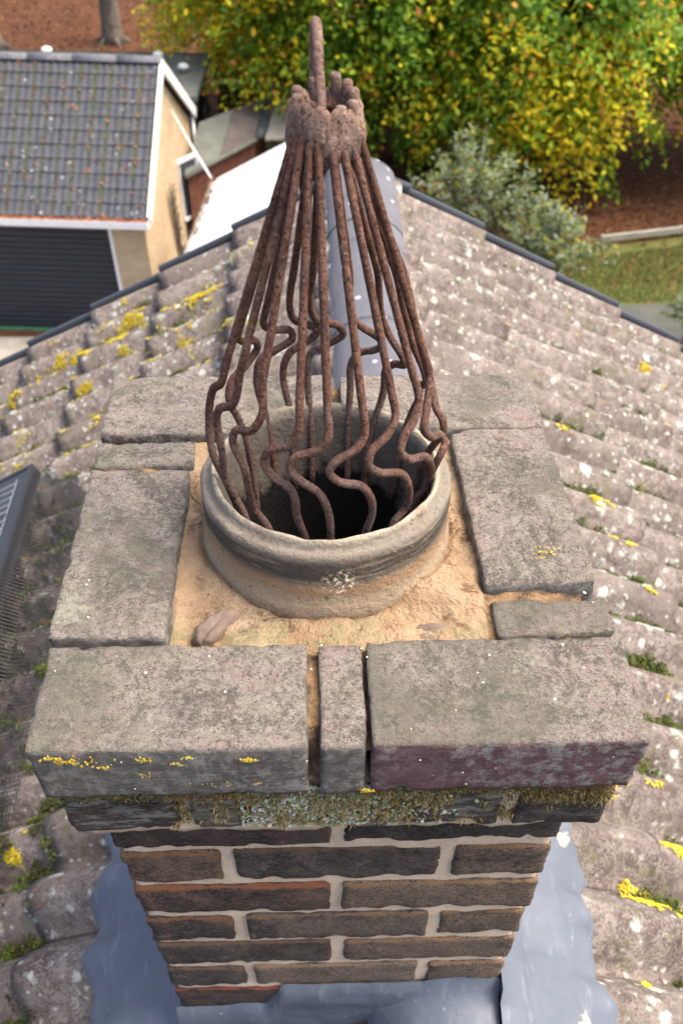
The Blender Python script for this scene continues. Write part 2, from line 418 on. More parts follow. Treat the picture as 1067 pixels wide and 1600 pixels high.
def mk_garage_tile():
    m = Mat('slate_grey_tile', .8, .2)
    v = m.shifted(4); g = m.noise(7, 5, .65, v)
    c = m.ramp(g, [(.3, (.040, .044, .053)), (.7, (.072, .077, .09))])
    n = m.vor(9, v, None); d = m.math('ADD', n.outputs['Distance'], m.mul(m.math('SUBTRACT', m.noise(30, 3), .5), .35))
    c = m.mix(m.mul(m.step(d, .28, .15), m.step(m.xyz(n.outputs['Color'])[0], .86, .9), .7), c, (.42, .43, .42))
    c = m.mix(m.mul(m.step(m.noise(20, 4), .6, .7), .5), c, (.15, .16, .10))
    m.color(c); m.bump(m.noise(60, 4), .006, .6)
    return m.m
def mk_buff_wall():
    m = Mat('buff_brickwork', .9, .15)
    tc = m.N('ShaderNodeTexCoord'); X = m.xyz(tc.outputs['Object'])
    u = m.math('ADD', X[0], X[1]); cb = m.N('ShaderNodeCombineXYZ'); m.L(u, cb.inputs[0]); m.L(X[2], cb.inputs[1])
    b = m.N('ShaderNodeTexBrick'); m.L(cb.outputs[0], b.inputs['Vector'])
    b.inputs['Color1'].default_value = (.44, .33, .205, 1); b.inputs['Color2'].default_value = (.52, .40, .26, 1); b.inputs['Mortar'].default_value = (.44, .36, .25, 1)
    b.inputs['Scale'].default_value = 1; b.inputs['Mortar Size'].default_value = .007; b.inputs['Brick Width'].default_value = .225; b.inputs['Row Height'].default_value = .075
    c = m.mix(m.mul(m.step(m.noise(1.2, 4), .5, .7), .3), b.outputs['Color'], (.27, .2, .12))
    m.color(c); m.bump(b.outputs['Fac'], -.006, .6)
    return m.m

MAT = dict(cap=mk_cap_brick(), brick=mk_wall_brick(), mortar=mk_mortar(), flaunch=mk_flaunching(), pot=mk_pot(),
    rust=mk_rust(), rust_pale=mk_rust(True), tile=mk_tile(), leaf=mk_leaf('leaf'), flashing=mk_flashing(), ridge=mk_ridge(),
    ground=mk_ground(), gtile=mk_garage_tile(), buff=mk_buff_wall(),
    verge=flat_mat('grey_plastic', (.036, .042, .052), .45, .4, .15),
    deck=flat_mat('dark_underlay', (.04, .035, .032), .9),
    moss=mk_leaf('moss', .15), lichen=mk_leaf('lichen', .05),
    black=flat_mat('black_frame', (.022, .026, .034), .38, .5, .12),
    cell=flat_mat('solar_cell', (.020, .025, .036), .22, .5, .1), busbar=flat_mat('busbar', (.40, .43, .47), .4, .5, .05),
    wire=flat_mat('black_wire', (.022, .022, .024), .5, .3, .1),
    white=flat_mat('white_plastic', (.72, .73, .74), .4, .4, .05), whiteroof=flat_mat('white_polycarbonate', (.80, .84, .82), .35, .4, .03, 2),
    door=flat_mat('charcoal_slat', (.024, .028, .038), .5, .4, .1, 3), felt=flat_mat('green_grey_felt', (.115, .125, .11), .85, .2, .25, 3),
    felt2=flat_mat('brown_grey_felt', (.10, .085, .078), .85, .2, .25, 3), redbrick=flat_mat('dark_red_brick', (.11, .045, .03), .9, .2, .4, 8),
    concrete=flat_mat('concrete', (.30, .28, .24), .9, .2, .2, 3), pink=flat_mat('pink_paving', (.28, .215, .19), .9, .2, .2, 4),
    patio=flat_mat('damp_slate_paving', (.075, .08, .07), .8, .25, .25, 2), bark=flat_mat('grey_bark', (.12, .105, .085), .95, .1, .4, 5),
    darkbark=flat_mat('dark_bark', (.085, .075, .062), .95, .1, .4, 5), blackwood=flat_mat('black_stained_wood', (.02, .019, .02), .8, .2),
    stone=flat_mat('brown_rubble', (.17, .125, .098), .9, .2, .35, 60), green=flat_mat('green_strip', (.06, .17, .09), .6),
    twig=flat_mat('dry_twig', (.16, .13, .11), .9, .1, .3, 30))

# ------------------------------------------------------------------ the setting: ground
GZ = -8.96
gm = MB().add([(-300, -40, GZ), (300, -40, GZ), (300, 400, GZ), (-300, 400, GZ)], [(0, 1, 2, 3)])
tag(gm.build('ground', MAT['ground']), kind='structure')
tag(MB().slab([(-14, 4, GZ+.012), (-3.0, 4, GZ+.012), (-3.0, 17.3, GZ+.012), (-14, 17.3, GZ+.012)], .01).build('driveway', MAT['concrete']), kind='structure')
tag(MB().slab([(-3.3, 17, GZ+.012), (-.9, 17, GZ+.012), (-.6, 28.4, GZ+.012), (-1.7, 28.5, GZ+.012), (-3.0, 26.2, GZ+.012), (-3.3, 23, GZ+.012)], .01).build('paving', MAT['pink']), kind='structure')
tag(MB().slab([(6.0, 12, GZ+.012), (14, 12, GZ+.012), (14, 18.75, GZ+.012), (6.0, 18.5, GZ+.012)], .01).build('patio', MAT['patio']), kind='structure')

# ------------------------------------------------------------------ our house: roof of double-roll tiles
RX, RZ, PITCH = .14, -.655, R(26.565)
CP, SP = math.cos(PITCH), math.sin(PITCH)
YV = 2.52                         # gable verge
def roll(y):
    """height of the tile profile across the slope: a bold roll every 15 cm"""
    t = ((y - .985 + .075) / .15) % 1.0
    a = (t - .5) / .45
    return .058 * (math.cos(a * math.pi / 2) ** .95 if abs(a) < 1 else 0.0) 
def roof_point(s, d, y, w): return (RX + s*(d*CP + w*SP), y, RZ - d*SP + w*CP)
def roof_w(d, y):
    k = math.floor((d - .14) / .30) ; f = (d - .14) / .30 - k
    return .030 * (.19 + .81*f) + roll(y) * (.944 + .056*f) + .001
house = empty('house', (.14, 0, GZ))
tag(house, 'pitched house roof of lichen-covered brown roll tiles around the chimney', 'house')
def hl(v): return (v[0] - .14, v[1], v[2] - GZ)
w = MB()
hw = 2.7; zt = RZ - .06
w.add([(-hw, -5, 0), (hw, -5, 0), (hw, -5, zt - hw*.5 - GZ), (0, -5, zt - GZ), (-hw, -5, zt - hw*.5 - GZ),
       (-hw, 2.44, 0), (hw, 2.44, 0), (hw, 2.44, zt - hw*.5 - GZ), (0, 2.44, zt - GZ), (-hw, 2.44, zt - hw*.5 - GZ)],
      [(0, 1, 2, 3, 4), (9, 8, 7, 6, 5), (1, 6, 7, 2), (0, 4, 9, 5), (2, 7, 8, 3), (4, 3, 8, 9)])
w.build('wall', MAT['buff'], house)
dk = MB()
for s in (-1, 1):
    P = [hl(roof_point(s, 0, -5, -.012)), hl(roof_point(s, 3.3, -5, -.012)), hl(roof_point(s, 3.3, YV - .02, -.012)), hl(roof_point(s, 0, YV - .02, -.012))]
    dk.slab(P, .03)
roof = dk.build('roof', MAT['deck'], house)
def tile_mesh(seed, L=.37, s=1, W=.298):
    nu, nv = max(4, int(12*L/.37)+1), 41
    r = random.Random(seed); V = []
    th = .018; nv = max(17, int(49*W/.298))
    for layer in (0, 1):
        for i in range(nu):
            u = i / (nu - 1) * L
            for j in range(nv):
                v = j / (nv - 1) * W
                h = roll(v + .91) * (.93 + .07 * u / L) + .030 * (u / L) + .0015 * nz((u, v, 0), 14, seed*3.1) + .0012 * nz((u, v, 0), 45, seed)
                uu = u
                if i == nu - 1: uu += .004 * nz((v, 0, 0), 30, seed) - .0025 * layer
                if layer: h -= th + (0 if i == nu-1 else .002)
                V.append((s * uu, v + .001, h))
    n = nu * nv
    F = grid_faces(nu, nv).tolist() + [f[::-1] for f in grid_faces(nu, nv, n).tolist()]
    for j in range(nv - 1): F.append([(nu-1)*nv + j, n + (nu-1)*nv + j, n + (nu-1)*nv + j + 1, (nu-1)*nv + j + 1])
    for i in range(nu - 1):
        F.append([i*nv, n + i*nv, n + (i+1)*nv, (i+1)*nv]); F.append([i*nv + nv-1, (i+1)*nv + nv-1, n + (i+1)*nv + nv-1, n + i*nv + nv-1])
    if s < 0: F = [f[::-1] for f in F]
    me = mesh_from('roof_tile', V, F, MAT['tile'])
    return me
TM = {s: [tile_mesh(k + (s > 0) * 10, .37, s) for k in range(4)] for s in (-1, 1)}
TMV = {s: [tile_mesh(40 + k + (s > 0) * 5, .37, s, .108) for k in range(3)] for s in (-1, 1)}
TM0 = {s: [tile_mesh(20 + k + (s > 0) * 5, .125, s) for k in range(2)] for s in (-1, 1)}
def place_tile(s, k, y0, verge=False):
    cut = k == 0
    L = .125 if cut else .37
    d0 = .14 + .30*k - L
    me = random.choice(TM0[s] if cut else TMV[s] if verge else TM[s])
    o = bpy.data.objects.new('roof_tile', me)
    o.location = Vector(hl(roof_point(s, d0, y0, 0.0 + random.uniform(-.0015, .0015))))
    o.rotation_euler = (random.uniform(-.006, .006), s * PITCH + random.uniform(-.004, .004), random.uniform(-.006, .006))
    link(o, roof)
YC = [2.52 - .30 * (n + 1) for n in range(12)]
# the roll phase must line up with roll(): tile local v=0 <-> y where (y-.91) is a multiple of .15
YC = [.91 + .30 * n for n in range(-6, 6)]        # -.89 .. 2.41 (last one is a half tile at the verge)
for s in (-1, 1):
    for k in range(0, 10):
        for y0 in YC:
            if y0 > YV: continue
            vg = y0 + .3 > YV + .02
            if k == 0 and (vg or y0 < .25): continue
            if k == 1 and s < 0 and y0 < -.2: continue
            x = RX + s * (.14 + .3*k) * CP
            if abs(x) < .2 + .05 and -.2 < y0 and y0 + .3 < .2: continue
            place_tile(s, k, y0, vg)
# verge caps: one per course, stepped like the tiles
for s in (-1, 1):
    me = None
    m = MB(); L = .315
    n = 9; y0, y1 = .000, .026
    prof = [(y0, -.09), (y0, .064), (.004, .072), (y1 - .006, .072), (y1, .064), (y1, -.09)]
    V = []; F = []
    for i, (u, dw) in enumerate(((0, 0), (L*.5, .011), (L, .022))):
        for (yy, ww) in prof: V.append((s*u, yy, ww + dw))
    for i in range(2):
        for j in range(5): F.append((i*6+j, i*6+j+1, (i+1)*6+j+1, (i+1)*6+j) if s < 0 else (i*6+j, (i+1)*6+j, (i+1)*6+j+1, i*6+j+1))
    F.append((12, 13, 14, 15, 16, 17) if s > 0 else (17, 16, 15, 14, 13, 12)); F.append((5, 4, 3, 2, 1, 0) if s > 0 else (0, 1, 2, 3, 4, 5))
    me = mesh_from('verge_cap', V, F, MAT['verge'], False)
    for k in range(0, 10):
        d0 = .14 + .30*k - L if k else -.02
        o = bpy.data.objects.new('verge_cap', me); o.location = hl(roof_point(s, d0, YV - .005, 0)); o.rotation_euler = (0, s*PITCH, 0)
        if k == 0: o.scale = (.17/L, 1, .9)
        link(o, house)
# ridge tiles
def ridge_mesh(seed, L=.45):
    nu, nv = 16, 25; V = []
    for layer in (0, 1):
        for i in range(nu):
            y = i/(nu-1)*L
            for j in range(nv):
                a = -1.12 + 2.24*j/(nv-1)
                rr = (.124 if not layer else .108) + .0015*nz((y, a, 0), 9, seed)
                x = rr*math.sin(a)*1.0; z = rr*math.cos(a)*.74 + .026
                if j in (0, nv-1): z += .01*nz((y, j, 0), 22, seed) - .004
                if i == 0 and layer == 0: y_ = y + .002*nz((a, 0, 0), 4, seed)
                else: y_ = y
                V.append((x, y_, z - .082))
    n = nu*nv; F = [f[::-1] for f in grid_faces(nu, nv).tolist()] + grid_faces(nu, nv, n).tolist()
    for j in range(nv-1): F.append((j, j+1, n+j+1, n+j)); F.append(((nu-1)*nv+j+1, (nu-1)*nv+j, n+(nu-1)*nv+j, n+(nu-1)*nv+j+1))
    for i in range(nu-1): F.append((i*nv, n+i*nv, n+(i+1)*nv, (i+1)*nv)); F.append((i*nv+nv-1, (i+1)*nv+nv-1, n+(i+1)*nv+nv-1, n+i*nv+nv-1))
    F = [f[::-1] for f in F]
    return mesh_from('ridge_tile', V, F, MAT['ridge'])
rm = [ridge_mesh(k) for k in range(3)]
for n, y in enumerate([.16, .61, 1.06, 1.51, 1.96, 2.085, -.73, -1.18]):
    o = obj('ridge_tile', rm[n % 3], house, hl((RX + (.035 if y < 0 else 0), y - (.045 if y < 0 else 0), RZ + (-.028 if y < 0 else .052) + (.0005 if n % 2 else -.001))), (0, 0, random.uniform(-.006, .006)))
    if y == 2.085: o.scale = (1.03, 1, 1.03)
# mortar bed under the ridge tile edges
for s in (-1, 1):
    V = []; nu = 110
    for i in range(nu):
        y = .24 + 2.26*i/(nu-1)
        for j in range(5):
            d = .075 + .05*j/4
            wv = (.070 - .035*(j/4)**2) + .006*nz((y, j*.1, s), 18, 3) + (roof_w(d, y)-.01)*.6*(j/4)
            if j == 4: wv -= .03
            V.append(hl(roof_point(s, d + .006*nz((y, 0, s), 12, 9), y, wv)))
    F = grid_faces(nu, 5).tolist()
    if s > 0: F = [f[::-1] for f in F]
    obj('ridge_mortar', mesh_from('ridge_mortar', V, [f[::-1] for f in F], MAT['tile']), house)

# ------------------------------------------------------------------ chimney stack
stack = empty('chimney_stack', (0, 0, -1.0))
tag(stack, 'brick chimney stack with weathered corbelled top and short clay pot', 'chimney')
def rough_box(name, sx, sy, sz, mat, seed, res=.009, bev=.004, amp=.0016, chips=.0025):
    """a brick: rounded arrises, uneven faces, nibbled edges; vertex attribute 'edge' = nearness to an arris"""
    n = [max(3, int(round(s / res))) for s in (sx, sy, sz)]
    idx = {}; V = []; F = []
    def vid(i, j, k):
        t = (i, j, k)
        if t not in idx: idx[t] = len(V); V.append((i/n[0]-.5, j/n[1]-.5, k/n[2]-.5))
        return idx[t]
    for i in range(n[0]):
        for j in range(n[1]):
            F.append((vid(i,j,0), vid(i,j+1,0), vid(i+1,j+1,0), vid(i+1,j,0))); F.append((vid(i,j,n[2]), vid(i+1,j,n[2]), vid(i+1,j+1,n[2]), vid(i,j+1,n[2])))
        for k in range(n[2]):
            F.append((vid(i,0,k), vid(i+1,0,k), vid(i+1,0,k+1), vid(i,0,k+1))); F.append((vid(i,n[1],k), vid(i,n[1],k+1), vid(i+1,n[1],k+1), vid(i+1,n[1],k)))
    for j in range(n[1]):
        for k in range(n[2]):
            F.append((vid(0,j,k), vid(0,j,k+1), vid(0,j+1,k+1), vid(0,j+1,k))); F.append((vid(n[0],j,k), vid(n[0],j+1,k), vid(n[0],j+1,k+1), vid(n[0],j,k+1)))
    S = np.array((sx, sy, sz)); P = np.array(V) * S; half = S/2
    dist = np.sort(half - np.abs(P), axis=1)          # first is ~0 (own face), second = distance to nearest arris
    edge = np.clip(1 - dist[:, 1] / .012, 0, 1); topw = np.where(P[:, 2] > half[2] - .009, 1.0, .62)
    inner = half - bev; C = np.clip(P, -inner, inner); D = P - C; ln = np.linalg.norm(D, axis=1, keepdims=True); ln[ln == 0] = 1
    P = C + D/ln*bev*np.minimum(1, ln/bev) if bev else P
    nr = D/ln
    for i in range(len(P)):
        p = P[i]; q = (p[0], p[1], p[2])
        a = amp*nz(q, 28, seed) + amp*.7*nz(q, 75, seed+5)
        a -= chips*edge[i]*max(0, nz(q, 42, seed+9)*2.2 - .1)
        a -= chips*1.3*edge[i]*max(0, nz(q, 110, seed+3)*2 - .5)
        P[i] = p + nr[i]*a
    return mesh_from(name, P, np.array(F), mat, True, {'edge': edge*topw})
SZ = 1.0     # stack empty is at z=-1
def brick_obj(name, x0, x1, y0, y1, z0, z1, mat, col, seed, rz=0, tilt=(0, 0), **kw):
    me = rough_box(name, x1-x0, y1-y0, z1-z0, mat, seed, **kw)
    o = obj(name, me, stack, ((x0+x1)/2, (y0+y1)/2, (z0+z1)/2 + SZ), (tilt[0], tilt[1], rz))
    o.color = col if len(col) == 4 else (*col, 1)
    return o
CAPZ = -.064
GREY, MAROON, BROWNC = (.30, .28, .255), (.30, .165, .18), (.26, .19, .16)
caps = [(-.239, -.0245, -.2605, -.1515, GREY, 0, 0), (-.0150, .0212, -.2595, -.152, GREY, 0, -.002), (.0243, .2395, -.2600, -.1500, MAROON, 0, .001),
        (-.2405, -.1415, -.1435, .0875, GREY, R(-.8), .001), (-.2400, -.1395, .0985, .1405, GREY, R(1.6), -.004), (-.2390, .0035, .1475, .2585, BROWNC, R(.4), .001),
        (.0125, .2270, .1545, .2585, GREY, R(-.5), 0), (.1290, .2300, -.0845, .1500, GREY, R(2.2), .002), (.1375, .2405, -.1390, -.0965, GREY, R(1.8), -.006)]
for i, (x0, x1, y0, y1, c, rz, dz) in enumerate(caps):
    brick_obj('cap_brick', x0, x1, y0, y1, CAPZ + dz, 0 + dz, MAT['cap'], c, 31 + i*7, rz, (random.uniform(-.006, .006), random.uniform(-.006, .006)),
              res=.0048, bev=.0020, amp=.0010, chips=.0022)
# second corbel course
CH, CL = (.10, .075, .06), (.13, .12, .10)
c2z0, c2z1 = -.139, -.077
yb = -.2490
cor = [(-.2365, -.1400, yb, yb+.2), (-.1290, -.0790, yb, yb+.1), (-.0660, .1425, yb, yb+.1), (.1555, .2370, yb, yb+.2)]
for i, (x0, x1, y0, y1) in enumerate(cor):
    c = [(.10, .085, .07, .45), (.22, .20, .12, .25), (.10, .09, .08, .35), (.08, .06, .05, .8)][i]
    brick_obj('corbel_brick', x0, x1, y0, y1, c2z0 + [0, .003, .002, -.001][i], c2z1, MAT['brick'], c, 211 + i*11, 0, res=.006, bev=.004, amp=.0025, chips=.005)
for i, (x0, x1, y0, y1) in enumerate([(-.2365, -.1400, -.038, .1395), (-.2365, -.021, .1495, .247), (-.011, .2365, .1495, .247), (.140, .2365, -.038, .1395)]):
    brick_obj('corbel_brick', x0, x1, y0, y1, c2z0, c2z1, MAT['brick'], (.10, .085, .07, .6), 261 + i*5, 0, res=.012)
# body courses
def course(z0, z1, kind, seed, front_cols):
    h = .22
    if kind == 'A':
        L = [(-h, -.005, -h, -h+.1025), (.005, h, -h, -h+.1025), (-h, -h+.1025, -h+.1125, h-.1125), (h-.1025, h, -h+.1125, h-.1125), (-h, -.005, h-.1025, h), (.005, h, h-.1025, h)]
    else:
        L = [(-h, -h+.1025, -h, -.005), (-h+.1125, h-.1125, -h, -h+.1025), (h-.1025, h, -h, -.005), (-h, -h+.1025, .005, h), (h-.1025, h, .005, h), (-h+.1125, h-.1125, h-.1025, h)]
    for i, (x0, x1, y0, y1) in enumerate(L):
        front = y0 < -h + .01
        c = front_cols[min(i, len(front_cols)-1)] if front else (.25, .12, .07, 1)
        j = random.uniform
        brick_obj('brick', x0 + (0 if abs(x0) > .2 else j(.0005, .003)), x1 - (0 if abs(x1) > .2 else j(.0005, .003)), y0 + (j(-.0015, .0015) if front else 0), y1, z0 + j(.0, .003), z1 - j(.0005, .0035), MAT['brick'],
                  c, seed + i*13, 0, res=.0062 if front else .014, bev=.0035, amp=.0018, chips=.0034)
OR, BR, DK, RD = (.40, .20, .095, 1), (.27, .17, .11, 1), (.13, .085, .065, 1), (.40, .13, .065, 1)
cc = [[(.30, .09, .05, 1), (.10, .07, .06, 1)], [OR, (.16, .11, .09, 1), (.34, .20, .12, 1)], [RD, (.36, .23, .13, 1)], [(.20, .09, .06, 1), (.24, .17, .12, 1), (.36, .22, .12, 1)], [(.15, .10, .08, 1), (.34, .21, .13, 1)], [DK, (.36, .25, .18, 1), (.38, .24, .15, 1)], [(.34, .05, .04, 1), BR], [BR], [BR], [BR]]
zt_ = -.153
for n in range(10):
    course(zt_ - .065, zt_, 'A' if n % 2 == 0 else 'B', 400 + n*97, cc[n]); zt_ -= .075
# mortar core of the body (recessed joints) and of the corbel
def mortar_block(name, hx, y0, y1, z0, z1, seed, res=.008, amp=.0012):
    me = rough_box(name, 2*hx, y1-y0, z1-z0, MAT['mortar'], seed, res=res, bev=.002, amp=amp, chips=0)
    import bmesh
    bm = bmesh.new(); bm.from_mesh(me); cyy = (y0+y1)/2      # the flue passes through
    bmesh.ops.delete(bm, geom=[f for f in bm.faces if abs(f.normal.z) > .7 and math.hypot(f.calc_center_median().x + .006, f.calc_center_median().y + cyy - .008) < .104], context='FACES')
    bm.to_mesh(me); bm.free()
    return obj(name, me, stack, (0, cyy, (z0+z1)/2 + SZ))
mortar_block('mortar_core', .2152, -.2152, .2152, -.95, -.142, 5)
mortar_block('corbel_mortar', .229, -.2415, .240, -.150, -.066, 8, .008, .003)
# flaunching: heightfield of sand mortar between the cap bricks, rising round the pot
POTX, POTY = -.006, .008
n1, n2 = 170, 180
xs = np.linspace(-.233, .2215, n1); ys = np.linspace(-.2535, .2535, n2)
V = []; J = []
for x in xs:
    for y in ys:
        r = math.hypot(x - POTX, y - POTY)
        inn = (-.143 < x < .131) and (-.152 < y < .150)
        z = -.010 + .006*nz((x, y, 0), 22, 2) + .0035*nz((x, y, 0), 60, 4) + .0015*nz((x, y, 0), 160, 1)
        z += .004*math.exp(-max(0, r - .112)/.012) - .007*math.exp(-((r - .1165)/.0035)**2)
        if y < -.1: z -= .002
        jt = 0
        if not inn:
            z -= .001 + .006*max(0, nz((x, y, 0), 35, 8)); jt = 1
            if abs(x + .02) < .012 and y < -.225: z -= .04*min(1, (-.225 - y)/.03)
        # smooth lump of newer mortar on the right, scooped hollow on the left
        z += .007*math.exp(-(((x-.095)/.032)**2 + ((y+.075)/.028)**2)**2)
        z -= .010*math.exp(-(((x+.125)/.022)**2 + ((y+.12)/.03)**2))
        V.append((x, y, z + SZ)); J.append(jt * (0.75 if y > -.15 else 1))
F = grid_faces(n1, n2)
Va = np.array(V)[F].mean(1); F = F[np.hypot(Va[:, 0] - POTX, Va[:, 1] - POTY) > .106]
fl = obj('flaunching', mesh_from('flaunching', V, F, MAT['flaunch'], True, {'joint': J}), stack)
# rubble set in the flaunching
def rubble(pts, z0, z1, seed, name='rubble'):
    m = rough_box(name, 1, 1, 1, MAT['stone'], seed, res=.05, bev=.28, amp=.0, chips=0)
    for v_ in m.vertices: v_.co *= 1 + .22*nz(v_.co, 2.2, seed) + .08*nz(v_.co, 7, seed)
    (cx, cy), (sx, sy), rz = pts
    o = obj(name, m, stack, (cx, cy, (z0+z1)/2 + SZ), (0.05, 0, rz)); o.scale = (sx, sy, z1 - z0); return o
rubble(((-.104, -.117), (.024, .046), R(-42)), -.040, -.006, 3)
rubble(((.086, -.128), (.052, .022), R(-4)), -.04, -.011, 5)
# chimney pot
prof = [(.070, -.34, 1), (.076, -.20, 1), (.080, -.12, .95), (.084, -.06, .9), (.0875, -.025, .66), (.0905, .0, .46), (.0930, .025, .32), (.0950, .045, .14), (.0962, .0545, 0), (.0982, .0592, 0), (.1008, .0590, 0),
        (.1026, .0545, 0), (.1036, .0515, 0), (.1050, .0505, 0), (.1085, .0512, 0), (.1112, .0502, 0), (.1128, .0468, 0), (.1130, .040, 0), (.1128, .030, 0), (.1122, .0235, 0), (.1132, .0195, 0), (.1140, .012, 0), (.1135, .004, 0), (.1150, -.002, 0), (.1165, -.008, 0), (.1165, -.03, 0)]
P2 = []
for a, b in zip(prof[:-1], prof[1:]):
    k = max(1, int(math.hypot(b[0]-a[0], b[1]-a[1]) / .006))
    for i in range(k): P2.append(tuple(a[q] + (b[q]-a[q])*i/k for q in range(3)))
P2.append(prof[-1]); ns = 160; V = []; so = []
for (r, z, s_) in P2:
    for k in range(ns):
        a = 2*math.pi*k/ns; q = (math.cos(a)*r, math.sin(a)*r, z)
        rr = r + .0012*nz(q, 26, 1) + .0006*nz(q, 90, 2); zz = z
        if r < .104 and z > .045: zz += .0022*nz(q, 60, 7) - .003*max(0, nz(q, 38, 4)*2-.4)
        V.append((POTX + math.cos(a)*rr, POTY + math.sin(a)*rr, zz + SZ)); so.append(s_)
F = [(i*ns + k, i*ns + (k+1) % ns, (i+1)*ns + (k+1) % ns, (i+1)*ns + k) for i in range(len(P2)-1) for k in range(ns)]
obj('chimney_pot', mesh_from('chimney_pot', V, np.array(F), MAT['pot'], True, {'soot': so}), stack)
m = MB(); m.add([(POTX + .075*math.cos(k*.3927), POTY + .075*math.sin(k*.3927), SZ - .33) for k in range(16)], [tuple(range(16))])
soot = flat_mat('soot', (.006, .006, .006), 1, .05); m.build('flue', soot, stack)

# flashing: draped liquid membrane on both slopes, saddle and upstand in front
def drape(s, x, y, t):
    d = (x - RX)*s / CP
    f = ((d - .14)/.30) % 1.0
    wv = roll(y)*.20 + .026*(.2 + .8*f)*.3 + .066
    we = roof_w(max(d, 0), y) + .0035
    k = min(1, max(0, (t - .62)/.36)); k = k*k*(3 - 2*k)
    return RZ - d*SP + (wv*(1 - k) + max(we, wv - .022)*k)/CP
def edgex(s, y):
    # outer edge of the membrane, wandering in and out over the rolls
    b = {-1: [( .32, -.43), (.20, -.425), (.12, -.405), (.05, -.435), (.0, -.41), (-.06, -.425), (-.12, -.405), (-.2, -.40), (-.7, -.41)],
          1: [( .32, .43), (.12, .405), (.07, .40), (.0, .425), (-.04, .395), (-.10, .405), (-.17, .395), (-.22, .415), (-.7, .43)]}[s]
    yy = [q[0] for q in b][::-1]; xx = [q[1] for q in b][::-1]
    return float(np.interp(y, yy, xx)) + .010*nz((0, y, s), 16, 3) + .006*nz((0, y, s), 45, 6)
fm = MB()
for s in (-1, 1):
    nu, nv = 120, 26; V = []
    for i in range(nu):
        y = -.75 + 1.05*i/(nu-1); xe = edgex(s, y); xi = s*.2205
        for j in range(nv):
            t = j/(nv-1); x = xi + (xe - xi)*t
            z = drape(s, x, y, t) + .028*math.exp(-(abs(x) - .2205)/.012)*(1 if y > -.24 else 0) + .002*nz((x, y, 0), 30, 2)
            if j == nv-1: z -= .008
            V.append((x, y, z + SZ))
    F = grid_faces(nu, nv).tolist()
    if s < 0: F = [f[::-1] for f in F]
    fm.add(V, [f[::-1] for f in F])
nu, nv = 60, 50; V = []
for i in range(nu):
    x = -.2205 + .441*i/(nu-1)
    for j in range(nv):
        y = -.75 + .53*j/(nv-1); s = 1 if x > RX else -1
        rx = RX + .035
        base = RZ + .060 - abs(x - rx)*.5 - .100*math.exp(-((x - .04)/.15)**4)
        hump = RZ - .020 - .082 + math.sqrt(max(0, .133**2 - (x-rx)**2)) + .006 if abs(x-rx) < .13 else -9
        k = 1/(1 + math.exp((y + .300)/.004))      # beyond the apron the bare ridge tile emerges
        z = max(base, hump - .03*k)
        z += .035*math.exp((y + .222)/.012)
        z += .003*nz((x, y, 0), 26, 5)
        V.append((x, y, z + SZ))
fm.add(V, grid_faces(nu, nv).tolist())
fl_o = fm.build('roof_flashing', MAT['flashing'], stack, True)
# upstand dressed against the front face, stepped down on the left
V = []; nu, nv = 90, 16
for i in range(nu):
    x = -.226 + .452*i/(nu-1)
    top = -.592 if x > -.085 else -.668
    top += .0025*nz((x, 0, 0), 30, 1) + .0012*nz((x, 0, 0), 90, 4)
    if abs(x + .085) < .012: top = -.630 - .038*(-(x + .085)/.012)
    if x < -.085: top += .010*math.exp(-((x+.12)/.04)**2)
    for j in range(nv):
        t = j/(nv-1); z = top - .17*t
        y = -.2255 - .002*nz((x, z, 0), 30, 3) - .004*t - (.005*math.exp(-((t-.25)/.15)**2))
        if j == 0: y = -.2195
        V.append((x, y, z + SZ))
obj('flashing_upstand', mesh_from('flashing_upstand', V, [f[::-1] for f in grid_faces(nu, nv).tolist()][::1], MAT['flashing']), stack)

